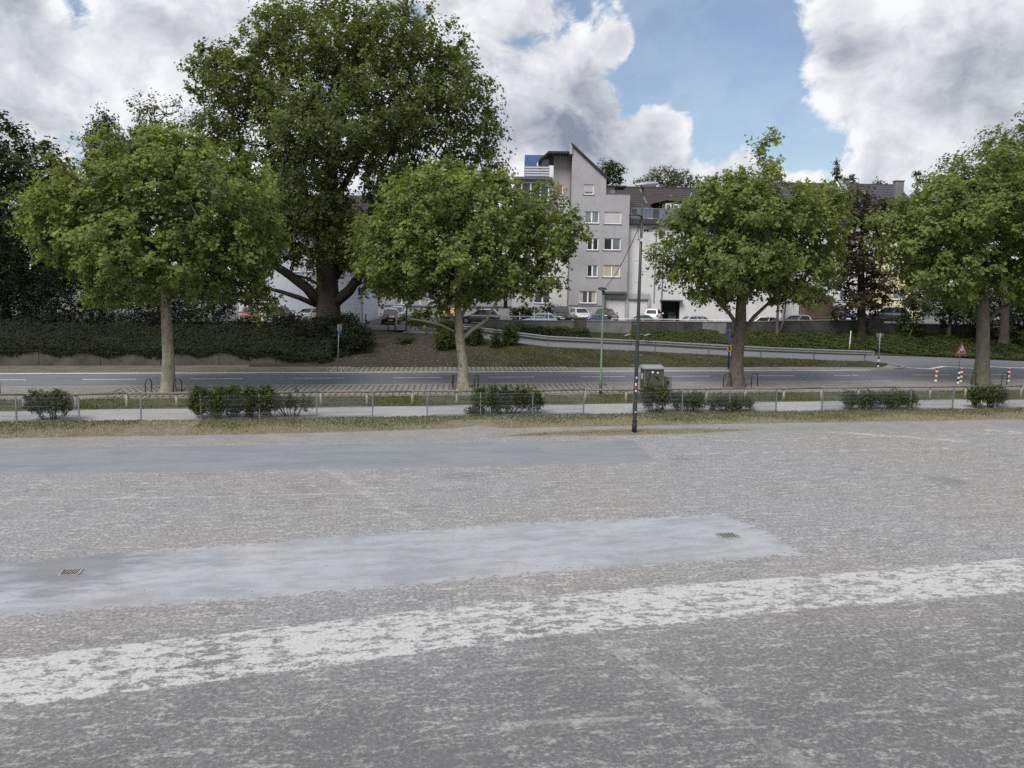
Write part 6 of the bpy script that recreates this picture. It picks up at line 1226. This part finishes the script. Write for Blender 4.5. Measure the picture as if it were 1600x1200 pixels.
# shrubs behind the planted slope, foot of the building
for i, (px, py, rx, ry, dep) in enumerate(((862, 484, 20, 9, 87.0), (820, 487, 26, 8, 87.0))):
    c = atd(px, py, dep); s = dep/FOC; shrub('wall_shrub', ['dark shrub at the foot of the block behind the black car', 'dark low shrub at the foot of the block behind the white railing'][i], (c[0], c[1], 1.8), [(c[0], c[1], c[2], rx*s, .7, ry*s), (c[0], c[1], 2.4, rx*s, .7, .6)], 160, .28, 26, 'leaf_dark', .17, 4, 'shrubs at the foot of the block', 'bush', .02, .2)

# grass blades, litter, pebbles ---------------------------------------------
TRI = np.array([(-.08, -.5), (.08, -.5), (0, .5)])
def blades(name, label, xs_, ys_, zs_, h, mat, wide=.035):
    N = len(xs_); a = rng.uniform(0, 6.28, N); d = np.stack([np.cos(a), np.sin(a), np.zeros(N)], 1); lean = rng.normal(0, .35, (N, 3)); lean[:, 2] = 0; b = np.stack([xs_, ys_, zs_], 1); hh_ = (h*rng.uniform(.5, 1.4, N))[:, None]
    v = np.stack([b-d*wide/2, b+d*wide/2, b+(np.array([0, 0, 1.])+lean)*hh_], 1); o = big_mesh(name, v.reshape(-1, 3), 3, rng.random(N), mat, None); tag(o, label, 'grass', None, 'stuff'); return o
def noise2(x, y): return np.sin(x*.9+1.3*np.sin(y*.8))*.5+np.sin(x*2.3+y*1.9)*.3+np.sin(x*.31+2)*.4
n = 80000; x = rng.uniform(-24, 52, n); y = 32.6+3.6*rng.random(n); grn = noise2(x, y)*.9+(y-33.9)*.95+rng.normal(0, .45, n); near = np.interp(x, [p_[0] for p_ in near_edge], [p_[1] for p_ in near_edge]); ok = (y > near+rng.uniform(-.1, .4, n)) & ~((np.abs(x+8.2) < 1.2) & (rng.random(n) < .75)) & ~((np.abs(x-4.4) < .9) & (y < 35) & (rng.random(n) < .8))
gsel = ok & (grn > .35); dsel = ok & (grn <= .35)
blades('green_grass', 'short green grass along the wire fence', x[gsel], y[gsel], np.full(gsel.sum(), .0), .07, 'blade', .035); blades('dry_grass', 'short straw-dry grass at the edge of the square', x[dsel], y[dsel], np.full(dsel.sum(), .0), .05, 'blade_dry', .035)
n = 3500; x = rng.normal(11, 2.6, n); y = 31.6+rng.normal(0, .28, n); blades('grass_tuft', 'thin dry grass round the foot of the tall mast', x, y, np.zeros(n), .05, 'blade_dry', .03)
n = 32000; x = rng.uniform(-24, 50, n); y = 39.1+3.6*rng.random(n)**.9; ok = noise2(x, y)+rng.normal(0, .4, n) > -.35; blades('verge_grass', 'rough green grass behind the wooden rail', x[ok], y[ok], np.zeros(ok.sum()), .10, 'blade', .045)
n = 34000; x = rng.uniform(6, 40, n); y = rng.uniform(56.3, 65, n); z = np.array([bank_z(a_, b_) for a_, b_ in zip(x, y)]); dep_ = x*F0[0]+y*F0[1]; ok = (dep_ < RN-.3) & (noise2(x*1.3, y*1.3)+rng.normal(0, .45, n) > -.1) & ((x < 37) | (y > 55.9+(x-37)*.9)); blades('bank_grass', 'sparse grass and weeds on the bank', x[ok], y[ok], z[ok]+.02, .13, 'blade_bank', .06)
n = 1800; x = np.concatenate([rng.uniform(-3, 38, n//2), rng.normal(2, 5, n//2)]); y = rng.uniform(54.6, 64, n); ok = (x*F0[0]+y*F0[1] < RN-.4) & (x > -3) & (x < 38); x, y = x[ok], y[ok]; z = np.array([bank_z(a_, b_) if b_ > 56.3 else .035 for a_, b_ in zip(x, y)])+.07
o = scatter('leaf_litter', np.stack([x, y, z], 1), np.tile(np.array([[0, -.2, 1.]]), (len(x), 1)), .13, 'litter', None, KITE, .3, .2); tag(o, 'fallen brown leaves on the earth bank', 'leaves', None, 'stuff')
n = 1500; x = rng.uniform(-9, 22, n); y = 8.5+22*rng.random(n)**.8; o = scatter('pebbles', np.stack([x, y, np.full(n, .016)], 1), np.tile(np.array([[0, 0, 1.]]), (n, 1)), .028, 'stone', None, np.array([(-.5, -.2), (0, -.45), (.5, -.1), (.3, .4), (-.3, .4)]), .25, 0); tag(o, 'scattered pebbles and grit on the worn asphalt', 'pebbles', None, 'stuff')
